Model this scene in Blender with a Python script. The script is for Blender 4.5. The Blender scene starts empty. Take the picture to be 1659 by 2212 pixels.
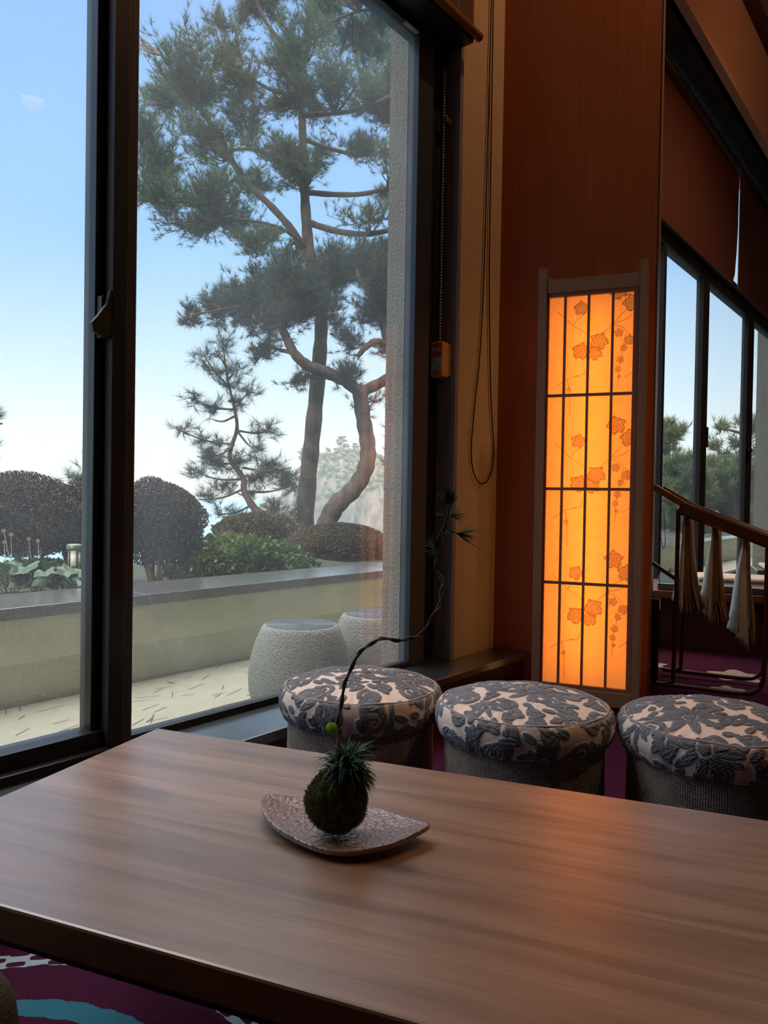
import bpy, bmesh, math, random
import numpy as np
from mathutils import Matrix, Vector
SC = bpy.context.scene
COL = SC.collection
rnd = random.Random(7)
RNG = np.random.default_rng(11)
PI = math.pi

# ------------------------------------------------------------------ camera
FPX = 1600.0
PITCH, ROLL, EYE = 0.015, 0.0165, 0.95
FWD = Vector((0, math.cos(PITCH), -math.sin(PITCH)))
_r0 = Vector((1, 0, 0)); _u0 = Vector((0, math.sin(PITCH), math.cos(PITCH)))
RIGHT = _r0 * math.cos(ROLL) + _u0 * math.sin(ROLL)
UP = -_r0 * math.sin(ROLL) + _u0 * math.cos(ROLL)
CAM = Vector((0, 0, EYE))
cd = bpy.data.cameras.new('camera'); co = bpy.data.objects.new('camera', cd); COL.objects.link(co)
m = Matrix.Identity(3)
m.col[0] = RIGHT; m.col[1] = UP; m.col[2] = -FWD
co.matrix_world = Matrix.Translation(CAM) @ m.to_4x4()
cd.sensor_fit = 'VERTICAL'; cd.sensor_height = 24.0
cd.lens = 24.0 * FPX / 2212.0
cd.clip_start = 0.02; cd.clip_end = 20000
SC.camera = co

# ------------------------------------------------------------------ exposure, world, sun
SC.view_settings.view_transform = 'Standard'
SC.view_settings.look = 'None'
SC.view_settings.exposure = 0.0
SC.view_settings.gamma = 1.0
SC.view_settings.use_curve_mapping = False
SC.cycles.use_denoising = True
SC.cycles.max_bounces = 8
SC.cycles.transparent_max_bounces = 16
SC.cycles.sample_clamp_indirect = 4.0
SC.cycles.caustics_reflective = False
SC.cycles.caustics_refractive = False
HAZE = 0.0016

def lin(r, g, b):
    f = lambda c: (c / 255 / 12.92) if c <= 10 else ((c / 255 + .055) / 1.055) ** 2.4
    return (f(r), f(g), f(b), 1)

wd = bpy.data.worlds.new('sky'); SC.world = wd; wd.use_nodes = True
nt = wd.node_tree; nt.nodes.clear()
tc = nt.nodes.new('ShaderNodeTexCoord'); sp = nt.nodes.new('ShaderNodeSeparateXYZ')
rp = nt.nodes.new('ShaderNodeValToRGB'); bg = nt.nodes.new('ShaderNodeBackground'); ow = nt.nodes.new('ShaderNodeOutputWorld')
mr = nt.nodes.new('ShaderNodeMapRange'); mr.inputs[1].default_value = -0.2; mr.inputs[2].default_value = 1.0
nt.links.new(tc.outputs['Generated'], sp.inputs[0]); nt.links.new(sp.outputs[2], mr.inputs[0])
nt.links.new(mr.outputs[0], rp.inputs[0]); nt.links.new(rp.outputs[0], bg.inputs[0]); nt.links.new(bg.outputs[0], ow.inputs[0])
def elev(z): return (z + 0.2) / 1.2
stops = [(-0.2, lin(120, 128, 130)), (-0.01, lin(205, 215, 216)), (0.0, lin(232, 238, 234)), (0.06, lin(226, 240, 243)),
         (0.16, lin(200, 228, 247)), (0.32, lin(160, 204, 249)), (0.54, lin(143, 186, 242)), (0.60, lin(150, 190, 240)), (0.72, (4.4, 4.5, 4.6, 1)), (1.0, (7.6, 7.3, 6.9, 1))]  # overhead stops boosted far past the visible sky, as added fill light
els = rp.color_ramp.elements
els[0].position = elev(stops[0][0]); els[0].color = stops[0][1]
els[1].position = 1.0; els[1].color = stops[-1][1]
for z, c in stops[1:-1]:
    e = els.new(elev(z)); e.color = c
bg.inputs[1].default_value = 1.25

sd = bpy.data.lights.new('sun', 'SUN'); so = bpy.data.objects.new('sun', sd); COL.objects.link(so)
sd.energy = 2.0; sd.color = (1.0, 0.78, 0.52); sd.angle = math.radians(0.6)
sun_from = Vector((-0.30, -0.92, 0.27)).normalized()
so.rotation_euler = sun_from.to_track_quat('Z', 'Y').to_euler(); so.location = (-8, -6, 12)

# ------------------------------------------------------------------ frames
PW = Vector((-0.5008, 2.4758, 0.0)); WV = Vector((0.62324, 0.78203, 0)); NV = Vector((0.78203, -0.62324, 0))   # window wall: along, into the room
ANG_W = math.atan2(WV.y, WV.x)
PR = Vector((0.553, 3.670, 0.0)); LV = Vector((0.934, -0.357, 0)).normalized(); FV = Vector((-0.357, -0.934, 0)).normalized()
ANG_R = math.atan2(LV.y, LV.x)
RV = Vector((0.885, -0.4657, 0)).normalized()
FR = {'W': (PW, ANG_W), 'R': (PR, ANG_R), None: (Vector((0, 0, 0)), 0.0)}
def wpos(s, off, z=0): return PW + WV * s + NV * off + Vector((0, 0, z))
def at(x, y, Y):
    d = FWD + RIGHT * ((x - 829.5) / FPX) - UP * ((y - 1106) / FPX)
    return CAM + d * (Y / d.y)

# ------------------------------------------------------------------ materials
def mat(name, color, rough=.5, metal=0., spec=.5, coat=0., coat_rough=.1, var=None, bump=None, emit=None, trans=0., sheen=0.):
    """var=(scale, amount, (sx,sy,sz), colour2)  bump=(scale, strength, (sx,sy,sz))"""
    mt = bpy.data.materials.new(name); mt.use_nodes = True
    t = mt.node_tree; p = t.nodes['Principled BSDF']
    p.inputs['Base Color'].default_value = color; p.inputs['Roughness'].default_value = rough
    p.inputs['Metallic'].default_value = metal; p.inputs['Specular IOR Level'].default_value = spec
    p.inputs['Coat Weight'].default_value = coat; p.inputs['Coat Roughness'].default_value = coat_rough
    if sheen: p.inputs['Sheen Weight'].default_value = sheen
    c = t.nodes.new('ShaderNodeTexCoord')
    def tex(scale, st, detail=4):
        mp = t.nodes.new('ShaderNodeMapping'); mp.inputs['Scale'].default_value = st
        n = t.nodes.new('ShaderNodeTexNoise'); n.inputs['Scale'].default_value = scale; n.inputs['Detail'].default_value = detail
        t.links.new(c.outputs['Object'], mp.inputs[0]); t.links.new(mp.outputs[0], n.inputs['Vector'])
        return n
    if var:
        sc, am, st, c2 = var
        n = tex(sc, st)
        mr = t.nodes.new('ShaderNodeMapRange'); mr.inputs[1].default_value = .5 - .2 / max(am, .05); mr.inputs[2].default_value = .5 + .2 / max(am, .05)
        mr.inputs[1].default_value = .35; mr.inputs[2].default_value = .65; mr.inputs[4].default_value = am
        mx = t.nodes.new('ShaderNodeMix'); mx.data_type = 'RGBA'
        mx.inputs[6].default_value = color; mx.inputs[7].default_value = c2
        t.links.new(n.outputs[0], mr.inputs[0]); t.links.new(mr.outputs[0], mx.inputs[0]); t.links.new(mx.outputs[2], p.inputs['Base Color'])
    if bump:
        sc, stg, st = bump
        n = tex(sc, st, 3)
        b = t.nodes.new('ShaderNodeBump'); b.inputs['Strength'].default_value = stg; b.inputs['Distance'].default_value = .01
        t.links.new(n.outputs[0], b.inputs['Height']); t.links.new(b.outputs[0], p.inputs['Normal'])
    if emit:
        p.inputs['Emission Color'].default_value = emit[0]; p.inputs['Emission Strength'].default_value = emit[1]
    if trans:
        tr = t.nodes.new('ShaderNodeBsdfTranslucent'); mx = t.nodes.new('ShaderNodeMixShader'); mx.inputs[0].default_value = trans
        src = p.inputs['Base Color'].links[0].from_socket if p.inputs['Base Color'].links else None
        if src: t.links.new(src, tr.inputs[0])
        else: tr.inputs[0].default_value = color
        o = t.nodes['Material Output']
        t.links.new(p.outputs[0], mx.inputs[1]); t.links.new(tr.outputs[0], mx.inputs[2]); t.links.new(mx.outputs[0], o.inputs[0])
    return mt

def rgb(r, g, b): return (r, g, b, 1)
class N:
    """tiny expression helper over math nodes"""
    def __init__(s, t, sock): s.t = t; s.s = sock
    def _op(s, op, *o, clamp=False):
        n = s.t.nodes.new('ShaderNodeMath'); n.operation = op; n.use_clamp = clamp
        for i, v in enumerate((s,) + o):
            if isinstance(v, N): s.t.links.new(v.s, n.inputs[i])
            else: n.inputs[i].default_value = v
        return N(s.t, n.outputs[0])
    def __add__(s, o): return s._op('ADD', o)
    def __sub__(s, o): return s._op('SUBTRACT', o)
    def __mul__(s, o): return s._op('MULTIPLY', o)
    def __truediv__(s, o): return s._op('DIVIDE', o)
    def lt(s, o): return s._op('LESS_THAN', o)
    def gt(s, o): return s._op('GREATER_THAN', o)
    def f(s, op, *o): return s._op(op, *o)
def xyz(t, which='Object'):
    c = t.nodes.new('ShaderNodeTexCoord'); sp = t.nodes.new('ShaderNodeSeparateXYZ'); t.links.new(c.outputs[which], sp.inputs[0])
    return N(t, sp.outputs[0]), N(t, sp.outputs[1]), N(t, sp.outputs[2])
def mixc(t, fac, a, b):
    mx = t.nodes.new('ShaderNodeMix'); mx.data_type = 'RGBA'
    if isinstance(fac, N): t.links.new(fac.s, mx.inputs[0])
    else: mx.inputs[0].default_value = fac
    for i, v in ((6, a), (7, b)):
        if isinstance(v, tuple): mx.inputs[i].default_value = v
        else: t.links.new(v, mx.inputs[i])
    return mx.outputs[2]
def noise(t, scale, st=(1, 1, 1), detail=4, dist=0.):
    c = t.nodes.new('ShaderNodeTexCoord'); mp = t.nodes.new('ShaderNodeMapping'); mp.inputs['Scale'].default_value = st
    n = t.nodes.new('ShaderNodeTexNoise'); n.inputs['Scale'].default_value = scale; n.inputs['Detail'].default_value = detail; n.inputs['Distortion'].default_value = dist
    t.links.new(c.outputs['Object'], mp.inputs[0]); t.links.new(mp.outputs[0], n.inputs['Vector'])
    return N(t, n.outputs[0])
def ramp01(n, a, b): 
    q = n.t.nodes.new('ShaderNodeMapRange'); q.inputs[1].default_value = a; q.inputs[2].default_value = b; n.t.links.new(n.s, q.inputs[0]); return N(n.t, q.outputs[0])

# glass with a thin film of salt dust
def glass_mat(name, film, refl=1.):
    mt = bpy.data.materials.new(name); mt.use_nodes = True; t = mt.node_tree; t.nodes.clear()
    o = t.nodes.new('ShaderNodeOutputMaterial'); tr = t.nodes.new('ShaderNodeBsdfTransparent'); gl = t.nodes.new('ShaderNodeBsdfGlossy')
    gl.inputs['Roughness'].default_value = 0.0; ge = t.nodes.new('ShaderNodeNewGeometry'); dp = t.nodes.new('ShaderNodeVectorMath'); dp.operation = 'DOT_PRODUCT'
    t.links.new(ge.outputs['Normal'], dp.inputs[0]); t.links.new(ge.outputs['Incoming'], dp.inputs[1])
    fr_ = ((N(t, dp.outputs['Value']).f('ABSOLUTE') * -1. + 1.).f('POWER', 5.)) * .96 * refl + .035 * refl
    tr.inputs[0].default_value = (.975, .985, .98, 1)
    mx = t.nodes.new('ShaderNodeMixShader'); t.links.new(fr_.s, mx.inputs[0]); t.links.new(tr.outputs[0], mx.inputs[1]); t.links.new(gl.outputs[0], mx.inputs[2])
    df = t.nodes.new('ShaderNodeBsdfTranslucent'); df.inputs[0].default_value = (.9, .92, .95, 1)
    mx2 = t.nodes.new('ShaderNodeMixShader')
    n1 = noise(t, 420, detail=1); n2 = noise(t, 2.2, detail=3)
    f = ramp01(n1, .58, .74) * (film * 4.) + ramp01(n2, .3, .7) * film + film * .5
    t.links.new(f.s, mx2.inputs[0]); t.links.new(mx.outputs[0], mx2.inputs[1]); t.links.new(df.outputs[0], mx2.inputs[2])
    t.links.new(mx2.outputs[0], o.inputs[0])
    return mt

MAT = {}
MAT['glass'] = glass_mat('window_glass', .026)
MAT['glass2'] = glass_mat('far_window_glass', .012, .45)
MAT['frame'] = mat('dark_metal_frame', rgb(.018, .018, .022), .38, .3, bump=(60, .05, (1, 1, .05)))
MAT['wood_dark'] = mat('dark_stained_wood', rgb(.03, .018, .022), .45, var=(40, .8, (3, 3, .12), rgb(.055, .04, .05)), bump=(90, .25, (3, 3, .08)))
MAT['ledge'] = mat('black_polished_stone', rgb(.02, .022, .026), .30, spec=1., coat=1., coat_rough=.18, var=(160, .6, (1, 1, 1), rgb(.05, .055, .06)), bump=(45, .10, (1, 1, 1)))
MAT['plaster'] = mat('ochre_plaster', rgb(.80, .56, .36), .9, var=(150, .6, (1, 1, 1), rgb(.52, .31, .17)), bump=(170, .8, (1, 1, 1)))
MAT['ceiling'] = mat('brown_ceiling', rgb(.45, .30, .24), .9, bump=(90, .2, (1, 1, 1)))
MAT['beam'] = mat('ochre_plaster_fascia', rgb(.70, .46, .34), .9, var=(200, .4, (1, 1, 1), rgb(.52, .33, .24)), bump=(120, .3, (1, 1, 1)))
MAT['panel'] = mat('reddish_veneer', rgb(.34, .085, .020), .42, coat=.15, coat_rough=.25, var=(75, .75, (6, 6, .03), rgb(.20, .042, .010)), bump=(150, .08, (4, 4, .05)))
MAT['teak_dark'] = mat('dark_brown_veneer', rgb(.055, .018, .010), .45, var=(30, .6, (.2, 4, 6), rgb(.03, .01, .006)))
MAT['stucco'] = mat('grey_stucco', rgb(.26, .235, .19), .95, var=(90, .6, (1, 1, 1), rgb(.15, .135, .105)), bump=(110, 1.0, (1, 1, .7)))
MAT['rubber'] = mat('black_gasket', rgb(.008, .008, .01), .5)
MAT['lantern_wood'] = mat('lantern_frame_wood', rgb(.28, .145, .085), .5, var=(30, .4, (6, 6, .2), rgb(.21, .10, .06)))
MAT['kumiko'] = mat('lantern_lattice_wood', rgb(.26, .10, .05), .5)
MAT['bronze'] = mat('brown_lacquered_wood', rgb(.085, .022, .010), .22, coat=.6, var=(25, .6, (.15, 5, 5), rgb(.035, .010, .006)))
MAT['tube'] = mat('bronze_metal_tube', rgb(.11, .06, .045), .3, .7)
MAT['cord'] = mat('brown_cord', rgb(.035, .018, .010), .8)
MAT['white'] = mat('white_enamel', rgb(.7, .7, .7), .4)
MAT['bark'] = mat('pine_bark', rgb(.12, .09, .072), .95, var=(14, .8, (1, 1, .35), rgb(.04, .03, .026)), bump=(30, 1.0, (1, 1, .3)))
MAT['bark_red'] = mat('red_pine_bark', rgb(.10, .072, .058), .95, var=(12, .8, (1, 1, .4), rgb(.05, .03, .022)), bump=(26, 1.0, (1, 1, .3)))
MAT['twig'] = mat('pine_twigs', rgb(.12, .075, .055), .95)
MAT['needle'] = mat('pine_needles', rgb(.040, .085, .034), .6, var=(1.6, .8, (1, 1, 1), rgb(.09, .13, .035)), trans=.35)
MAT['needle_dark'] = mat('dark_pine_needles', rgb(.022, .044, .030), .6, var=(2.5, .7, (1, 1, 1), rgb(.045, .065, .036)), trans=.3)
MAT['needle_pale'] = mat('pale_pine_needles', rgb(.10, .15, .075), .6, var=(.7, .8, (1, 1, 1), rgb(.22, .23, .09)), trans=.35)
MAT['leaf_brown'] = mat('purple_brown_leaves', rgb(.030, .021, .023), .6, var=(6, .7, (1, 1, 1), rgb(.05, .04, .025)), trans=.2)
MAT['leaf_green'] = mat('glossy_green_leaves', rgb(.035, .075, .012), .36, var=(7, .9, (1, 1, 1), rgb(.10, .16, .02)), trans=.25)
MAT['leaf_olive'] = mat('clipped_olive_leaves', rgb(.045, .048, .014), .6, var=(5, .9, (1, 1, 1), rgb(.085, .055, .02)), trans=.2)
MAT['soil'] = mat('garden_soil', rgb(.035, .03, .02), .95, var=(4, .9, (1, 1, 1), rgb(.02, .032, .010)), bump=(10, .8, (1, 1, 1)))

def table_mat():
    mt = bpy.data.materials.new('walnut_tabletop'); mt.use_nodes = True; t = mt.node_tree; p = t.nodes['Principled BSDF']
    x, y, z = xyz(t)
    pl = (y / .128).f('FLOOR')
    off = pl * 7.31
    cb = t.nodes.new('ShaderNodeCombineXYZ')
    t.links.new((x * 1.0 + off).s, cb.inputs[0]); t.links.new((y * 9.0).s, cb.inputs[1]); t.links.new(off.s, cb.inputs[2])
    n = t.nodes.new('ShaderNodeTexNoise'); n.inputs['Scale'].default_value = 2.2; n.inputs['Detail'].default_value = 6; n.inputs['Distortion'].default_value = .6
    t.links.new(cb.outputs[0], n.inputs['Vector'])
    cb2 = t.nodes.new('ShaderNodeCombineXYZ')
    t.links.new((x * 3.0 + off).s, cb2.inputs[0]); t.links.new((y * 130.).s, cb2.inputs[1])
    n2 = t.nodes.new('ShaderNodeTexNoise'); n2.inputs['Scale'].default_value = 1.6; n2.inputs['Detail'].default_value = 3
    t.links.new(cb2.outputs[0], n2.inputs['Vector'])
    # one knot
    kx, ky = KNOT
    dx = (x - kx) * .55; dy = y - ky
    r = (dx * dx + dy * dy).f('SQRT')
    rings = (r * 900.).f('SINE') * .5 + .5
    near = ramp01(r, .021, .006)
    wn = t.nodes.new('ShaderNodeTexWhiteNoise'); wn.noise_dimensions = '1D'; t.links.new(pl.s, wn.inputs['W'])
    tone = N(t, wn.outputs['Value'])
    c1 = mixc(t, ramp01(N(t, n.outputs[0]), .3, .72), rgb(.165, .080, .047), rgb(.42, .24, .155))
    c2 = mixc(t, ramp01(N(t, n2.outputs[0]), .35, .7) * .35, c1, rgb(.10, .05, .03))
    c3 = mixc(t, tone * .5, c2, rgb(.20, .105, .062))
    seam = ((y / .128).f('FRACT') - .5).f('ABSOLUTE').gt(.491)
    c4 = mixc(t, seam * .35, c3, rgb(.3, .2, .13))
    c5 = mixc(t, near * (rings * .35 + .65), c4, rgb(.03, .015, .01))
    t.links.new(c5, p.inputs['Base Color'])
    p.inputs['Roughness'].default_value = .5; p.inputs['Specular IOR Level'].default_value = .5; p.inputs['Coat Weight'].default_value = .7; p.inputs['Coat Roughness'].default_value = .27; p.inputs['Coat IOR'].default_value = 1.85
    b = t.nodes.new('ShaderNodeBump'); b.inputs['Strength'].default_value = .12; b.inputs['Distance'].default_value = .002
    t.links.new(n2.outputs[0], b.inputs['Height']); t.links.new(b.outputs[0], p.inputs['Normal'])
    return mt

def carpet_mat():
    mt = bpy.data.materials.new('purple_patterned_carpet'); mt.use_nodes = True; t = mt.node_tree; p = t.nodes['Principled BSDF']
    x, y, z = xyz(t)
    def dist(cx, cy):
        dx = x - cx; dy = y - cy
        return (dx * dx + dy * dy).f('SQRT'), dy.f('ARCTAN2', dx)
    base = mixc(t, ramp01(noise(t, 60), .3, .7), rgb(.030, .005, .022), rgb(.045, .008, .032))  # base colour darkened to stand for shade of furniture left out
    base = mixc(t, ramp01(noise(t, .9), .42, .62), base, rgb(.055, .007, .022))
    c = base
    for cx, cy, s in ((2.0, 4.15, .16), (1.80, 3.83, .09), (2.6, 3.75, .17), (1.62, 4.42, .09), (1.2, 2.2, .16), (2.0, 2.9, .15)):
        r, a = dist(cx, cy)
        pet = ((a * 5.).f('COSINE') * .18 + .82) * s
        inside = r.lt(pet)
        dots = ((a * 5.).f('COSINE').f('ABSOLUTE').gt(.8)) * r.gt(s * .25) * r.lt(s * .6)
        c = mixc(t, inside, c, rgb(.40, .30, .25))
        c = mixc(t, dots * .6, c, rgb(.35, .25, .22))
    r, a = dist(-.63, .98)
    w = (noise(t, 30) - .5) * .02
    rr = r + w
    c = mixc(t, rr.gt(.355) * rr.lt(.402), c, rgb(.03, .13, .18))
    chk = ((a * 40.).f('SINE') * (r * 180.).f('SINE')).gt(-.15)
    c = mixc(t, rr.gt(.505) * rr.lt(.55) * chk, c, rgb(.30, .36, .42))
    r2, a2 = dist(.15, 1.9)
    c = mixc(t, r2.gt(.42) * r2.lt(.5), c, rgb(.03, .13, .18))
    t.links.new(c, p.inputs['Base Color']); p.inputs['Roughness'].default_value = 1.0; p.inputs['Specular IOR Level'].default_value = .1
    n = noise(t, 500, detail=2)
    b = t.nodes.new('ShaderNodeBump'); b.inputs['Strength'].default_value = .6; b.inputs['Distance'].default_value = .004
    t.links.new(n.s, b.inputs['Height']); t.links.new(b.outputs[0], p.inputs['Normal'])
    return mt

def weave_mat():
    mt = bpy.data.materials.new('woven_taupe_fabric'); mt.use_nodes = True; t = mt.node_tree; p = t.nodes['Principled BSDF']
    x, y, z = xyz(t)
    a = y.f('ARCTAN2', x)
    u = (a * 118.).f('SINE'); v = (z * 590.).f('SINE')
    k = (u * v).f('ABSOLUTE').f('SQRT')
    n = noise(t, 25)
    c = mixc(t, ramp01(k + (n - .5) * .8, .15, .85), rgb(.05, .034, .028), rgb(.40, .31, .27))
    seam = (a - .6).f('ABSOLUTE').lt(.012)
    c = mixc(t, seam, c, rgb(.05, .04, .035))
    t.links.new(c, p.inputs['Base Color']); p.inputs['Roughness'].default_value = .85
    b = t.nodes.new('ShaderNodeBump'); b.inputs['Strength'].default_value = .8; b.inputs['Distance'].default_value = .003
    t.links.new(k.s, b.inputs['Height']); t.links.new(b.outputs[0], p.inputs['Normal'])
    return mt

def cushion_mat():
    mt = bpy.data.materials.new('cut_velvet_jacquard'); mt.use_nodes = True; t = mt.node_tree; p = t.nodes['Principled BSDF']
    at_ = t.nodes.new('ShaderNodeAttribute'); at_.attribute_name = 'motif'; f = N(t, at_.outputs['Fac'])
    x, y, z = xyz(t)
    rib = ((x + y * .35 + z * .6) * 1500.).f('SINE') * .5 + .5
    dk = mixc(t, rib * .55, rgb(.095, .105, .14), rgb(.23, .24, .29))
    dk = mixc(t, ramp01(noise(t, 14), .4, .65) * .5, dk, rgb(.20, .185, .205))
    lt = mixc(t, ((z + y) * 1900.).f('SINE') * .25 + .25, rgb(.82, .63, .54), rgb(.58, .42, .35))
    mask = ramp01(f, .22, .42)
    line = ramp01(f, .12, .25) * (mask * -1. + 1.)
    c = mixc(t, mask, lt, dk)
    c = mixc(t, line * .6, c, rgb(.16, .11, .10))
    t.links.new(c, p.inputs['Base Color']); p.inputs['Roughness'].default_value = .78
    p.inputs['Sheen Weight'].default_value = .35; p.inputs['Sheen Roughness'].default_value = .5
    b = t.nodes.new('ShaderNodeBump'); b.inputs['Strength'].default_value = .5; b.inputs['Distance'].default_value = .003
    t.links.new((rib * mask).s, b.inputs['Height']); t.links.new(b.outputs[0], p.inputs['Normal'])
    return mt

def paper_mat():
    mt = bpy.data.materials.new('printed_washi_paper'); mt.use_nodes = True; t = mt.node_tree; p = t.nodes['Principled BSDF']
    at_ = t.nodes.new('ShaderNodeAttribute'); at_.attribute_name = 'ink'; f = N(t, at_.outputs['Fac'])
    n = noise(t, 45, detail=5)
    st = ramp01(noise(t, 600, detail=1), .40, .62)
    ink = (f * (st * .75 + .50))._op('MULTIPLY', 1.25, clamp=True)
    c = mixc(t, ramp01(n, .35, .65) * .5, rgb(.94, .52, .14), rgb(.92, .42, .09))
    c = mixc(t, ink * .92, c, rgb(.15, .065, .03))
    p.inputs['Roughness'].default_value = .8
    t.links.new(c, p.inputs['Base Color']); t.links.new(c, p.inputs['Emission Color']); p.inputs['Emission Strength'].default_value = .36
    tr = t.nodes.new('ShaderNodeBsdfTranslucent'); t.links.new(c, tr.inputs[0])
    mx = t.nodes.new('ShaderNodeMixShader'); mx.inputs[0].default_value = .55; o = t.nodes['Material Output']
    t.links.new(p.outputs[0], mx.inputs[1]); t.links.new(tr.outputs[0], mx.inputs[2]); t.links.new(mx.outputs[0], o.inputs[0])
    return mt

# ------------------------------------------------------------------ mesh building
class MB:
    def __init__(s): s.v = []; s.f = []; s.sm = []
    def add(s, vs, fs, smooth=False):
        b = len(s.v); s.v += [tuple(v) for v in vs]
        s.f += [tuple(i + b for i in f) for f in fs]; s.sm += [smooth] * len(fs)
        return s
    def box(s, x0, x1, y0, y1, z0, z1):
        vs = [(x, y, z) for z in (z0, z1) for y in (y0, y1) for x in (x0, x1)]
        return s.add(vs, [(0, 2, 3, 1), (4, 5, 7, 6), (0, 1, 5, 4), (2, 6, 7, 3), (0, 4, 6, 2), (1, 3, 7, 5)])
    def bar(s, a, b, w, h, up=(0, 0, 1)):
        a = Vector(a); b = Vector(b); d = (b - a).normalized(); x = d.cross(Vector(up)).normalized(); y = x.cross(d)
        vs = [p + x * i * w / 2 + y * j * h / 2 for p in (a, b) for i, j in ((-1, -1), (1, -1), (1, 1), (-1, 1))]
        return s.add(vs, [(0, 1, 2, 3), (7, 6, 5, 4), (0, 4, 5, 1), (1, 5, 6, 2), (2, 6, 7, 3), (3, 7, 4, 0)])
    def tube(s, pts, rad, n=8, cap=True):
        pts = [Vector(p) for p in pts]; k = len(pts)
        if not hasattr(rad, '__len__'): rad = [rad] * k
        vs = []; prev = None
        for i, p in enumerate(pts):
            d = (pts[min(i + 1, k - 1)] - pts[max(i - 1, 0)])
            if d.length < 1e-9: d = Vector((0, 0, 1))
            d.normalize()
            if prev is None: x = d.orthogonal().normalized()
            else:
                x = prev - d * prev.dot(d)
                x = x.normalized() if x.length > 1e-6 else d.orthogonal().normalized()
            prev = x; y = d.cross(x)
            for j in range(n):
                a = 2 * PI * j / n; vs.append(p + (x * math.cos(a) + y * math.sin(a)) * rad[i])
        fs = [(i * n + j, i * n + (j + 1) % n, (i + 1) * n + (j + 1) % n, (i + 1) * n + j) for i in range(k - 1) for j in range(n)]
        if cap: fs += [tuple(range(n))[::-1], tuple((k - 1) * n + j for j in range(n))]
        return s.add(vs, fs, True)
    def lathe(s, prof, n=32, c=(0, 0, 0), smooth=True):
        vs = []
        for r, z in prof:
            for j in range(n):
                a = 2 * PI * j / n; vs.append((c[0] + r * math.cos(a), c[1] + r * math.sin(a), c[2] + z))
        k = len(prof)
        fs = [(i * n + j, i * n + (j + 1) % n, (i + 1) * n + (j + 1) % n, (i + 1) * n + j) for i in range(k - 1) for j in range(n)]
        fs += [tuple(range(n))[::-1], tuple((k - 1) * n + j for j in range(n))]
        return s.add(vs, fs, smooth)
    def prism(s, poly, z0, z1):
        n = len(poly); vs = [(x, y, z0) for x, y in poly] + [(x, y, z1) for x, y in poly]
        return s.add(vs, [tuple(range(n))[::-1], tuple(range(n, 2 * n))] + [(i, (i + 1) % n, n + (i + 1) % n, n + i) for i in range(n)])
    def sphere(s, c, r, n=10, m=6):
        prof = [(max(1e-4, math.sin(PI * i / m)) * r, -math.cos(PI * i / m) * r) for i in range(m + 1)]
        return s.lathe(prof, n, c)
    def build(s, name, m, parent=None, frame=None, loc=None, rotz=None, bevel=0, weighted=False):
        me = bpy.data.meshes.new(name); me.from_pydata(s.v, [], s.f); me.materials.append(m)
        me.polygons.foreach_set('use_smooth', s.sm)
        me.update()
        bm = bmesh.new(); bm.from_mesh(me); bmesh.ops.recalc_face_normals(bm, faces=bm.faces); bm.to_mesh(me); bm.free()
        o = bpy.data.objects.new(name, me); COL.objects.link(o)
        if parent: o.parent = parent
        if frame: o.location = FR[frame][0]; o.rotation_euler = (0, 0, FR[frame][1])
        if loc is not None: o.location = loc
        if rotz is not None: o.rotation_euler = (0, 0, rotz)
        if bevel:
            b = o.modifiers.new('bevel', 'BEVEL'); b.width = bevel; b.segments = 2; b.limit_method = 'ANGLE'
        return o

def np_obj(name, verts, tris, m, parent=None, smooth=False, attr=None):
    """numpy mesh of triangles or quads"""
    verts = np.asarray(verts, dtype=np.float32).reshape(-1, 3); tris = np.asarray(tris, dtype=np.int32); k = tris.shape[1]
    me = bpy.data.meshes.new(name)
    me.vertices.add(len(verts)); me.vertices.foreach_set('co', verts.ravel())
    me.loops.add(tris.size); me.loops.foreach_set('vertex_index', tris.ravel())
    me.polygons.add(len(tris)); me.polygons.foreach_set('loop_start', np.arange(0, tris.size, k, dtype=np.int32))
    try: me.polygons.foreach_set('loop_total', np.full(len(tris), k, dtype=np.int32))
    except Exception: pass
    if smooth: me.polygons.foreach_set('use_smooth', np.ones(len(tris), dtype=bool))
    if attr:
        a = me.attributes.new(attr[0], 'FLOAT', 'POINT'); a.data.foreach_set('value', np.asarray(attr[1], dtype=np.float32))
    me.materials.append(m); me.update(calc_edges=True)
    o = bpy.data.objects.new(name, me); COL.objects.link(o)
    if parent: o.parent = parent
    return o

def thing(name, label, cat, loc=(0, 0, 0), rotz=0, group=None):
    o = bpy.data.objects.new(name, None); COL.objects.link(o); o.location = loc; o.rotation_euler = (0, 0, rotz)
    o.empty_display_size = .1; o['label'] = label; o['category'] = cat
    if group: o['group'] = group
    return o
def tag(o, label, cat, group=None, kind=None):
    o['label'] = label; o['category'] = cat
    if group: o['group'] = group
    if kind: o['kind'] = kind
    return o
def struct(o, label=None, cat=None):
    o['kind'] = 'structure'
    if label: o['label'] = label
    if cat: o['category'] = cat
    return o
def sempty(name, label, cat):
    o = bpy.data.objects.new(name, None); COL.objects.link(o); o.location = PW; o.rotation_euler = (0, 0, ANG_W); o.empty_display_size = .1
    return struct(o, label, cat)
def B(x0, x1, o0, o1, z0, z1, b=None):
    """box in the window-wall frame: s range, offset-into-room range, z range"""
    return (b or MB()).box(x0, x1, -o1, -o0, z0, z1)

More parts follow.
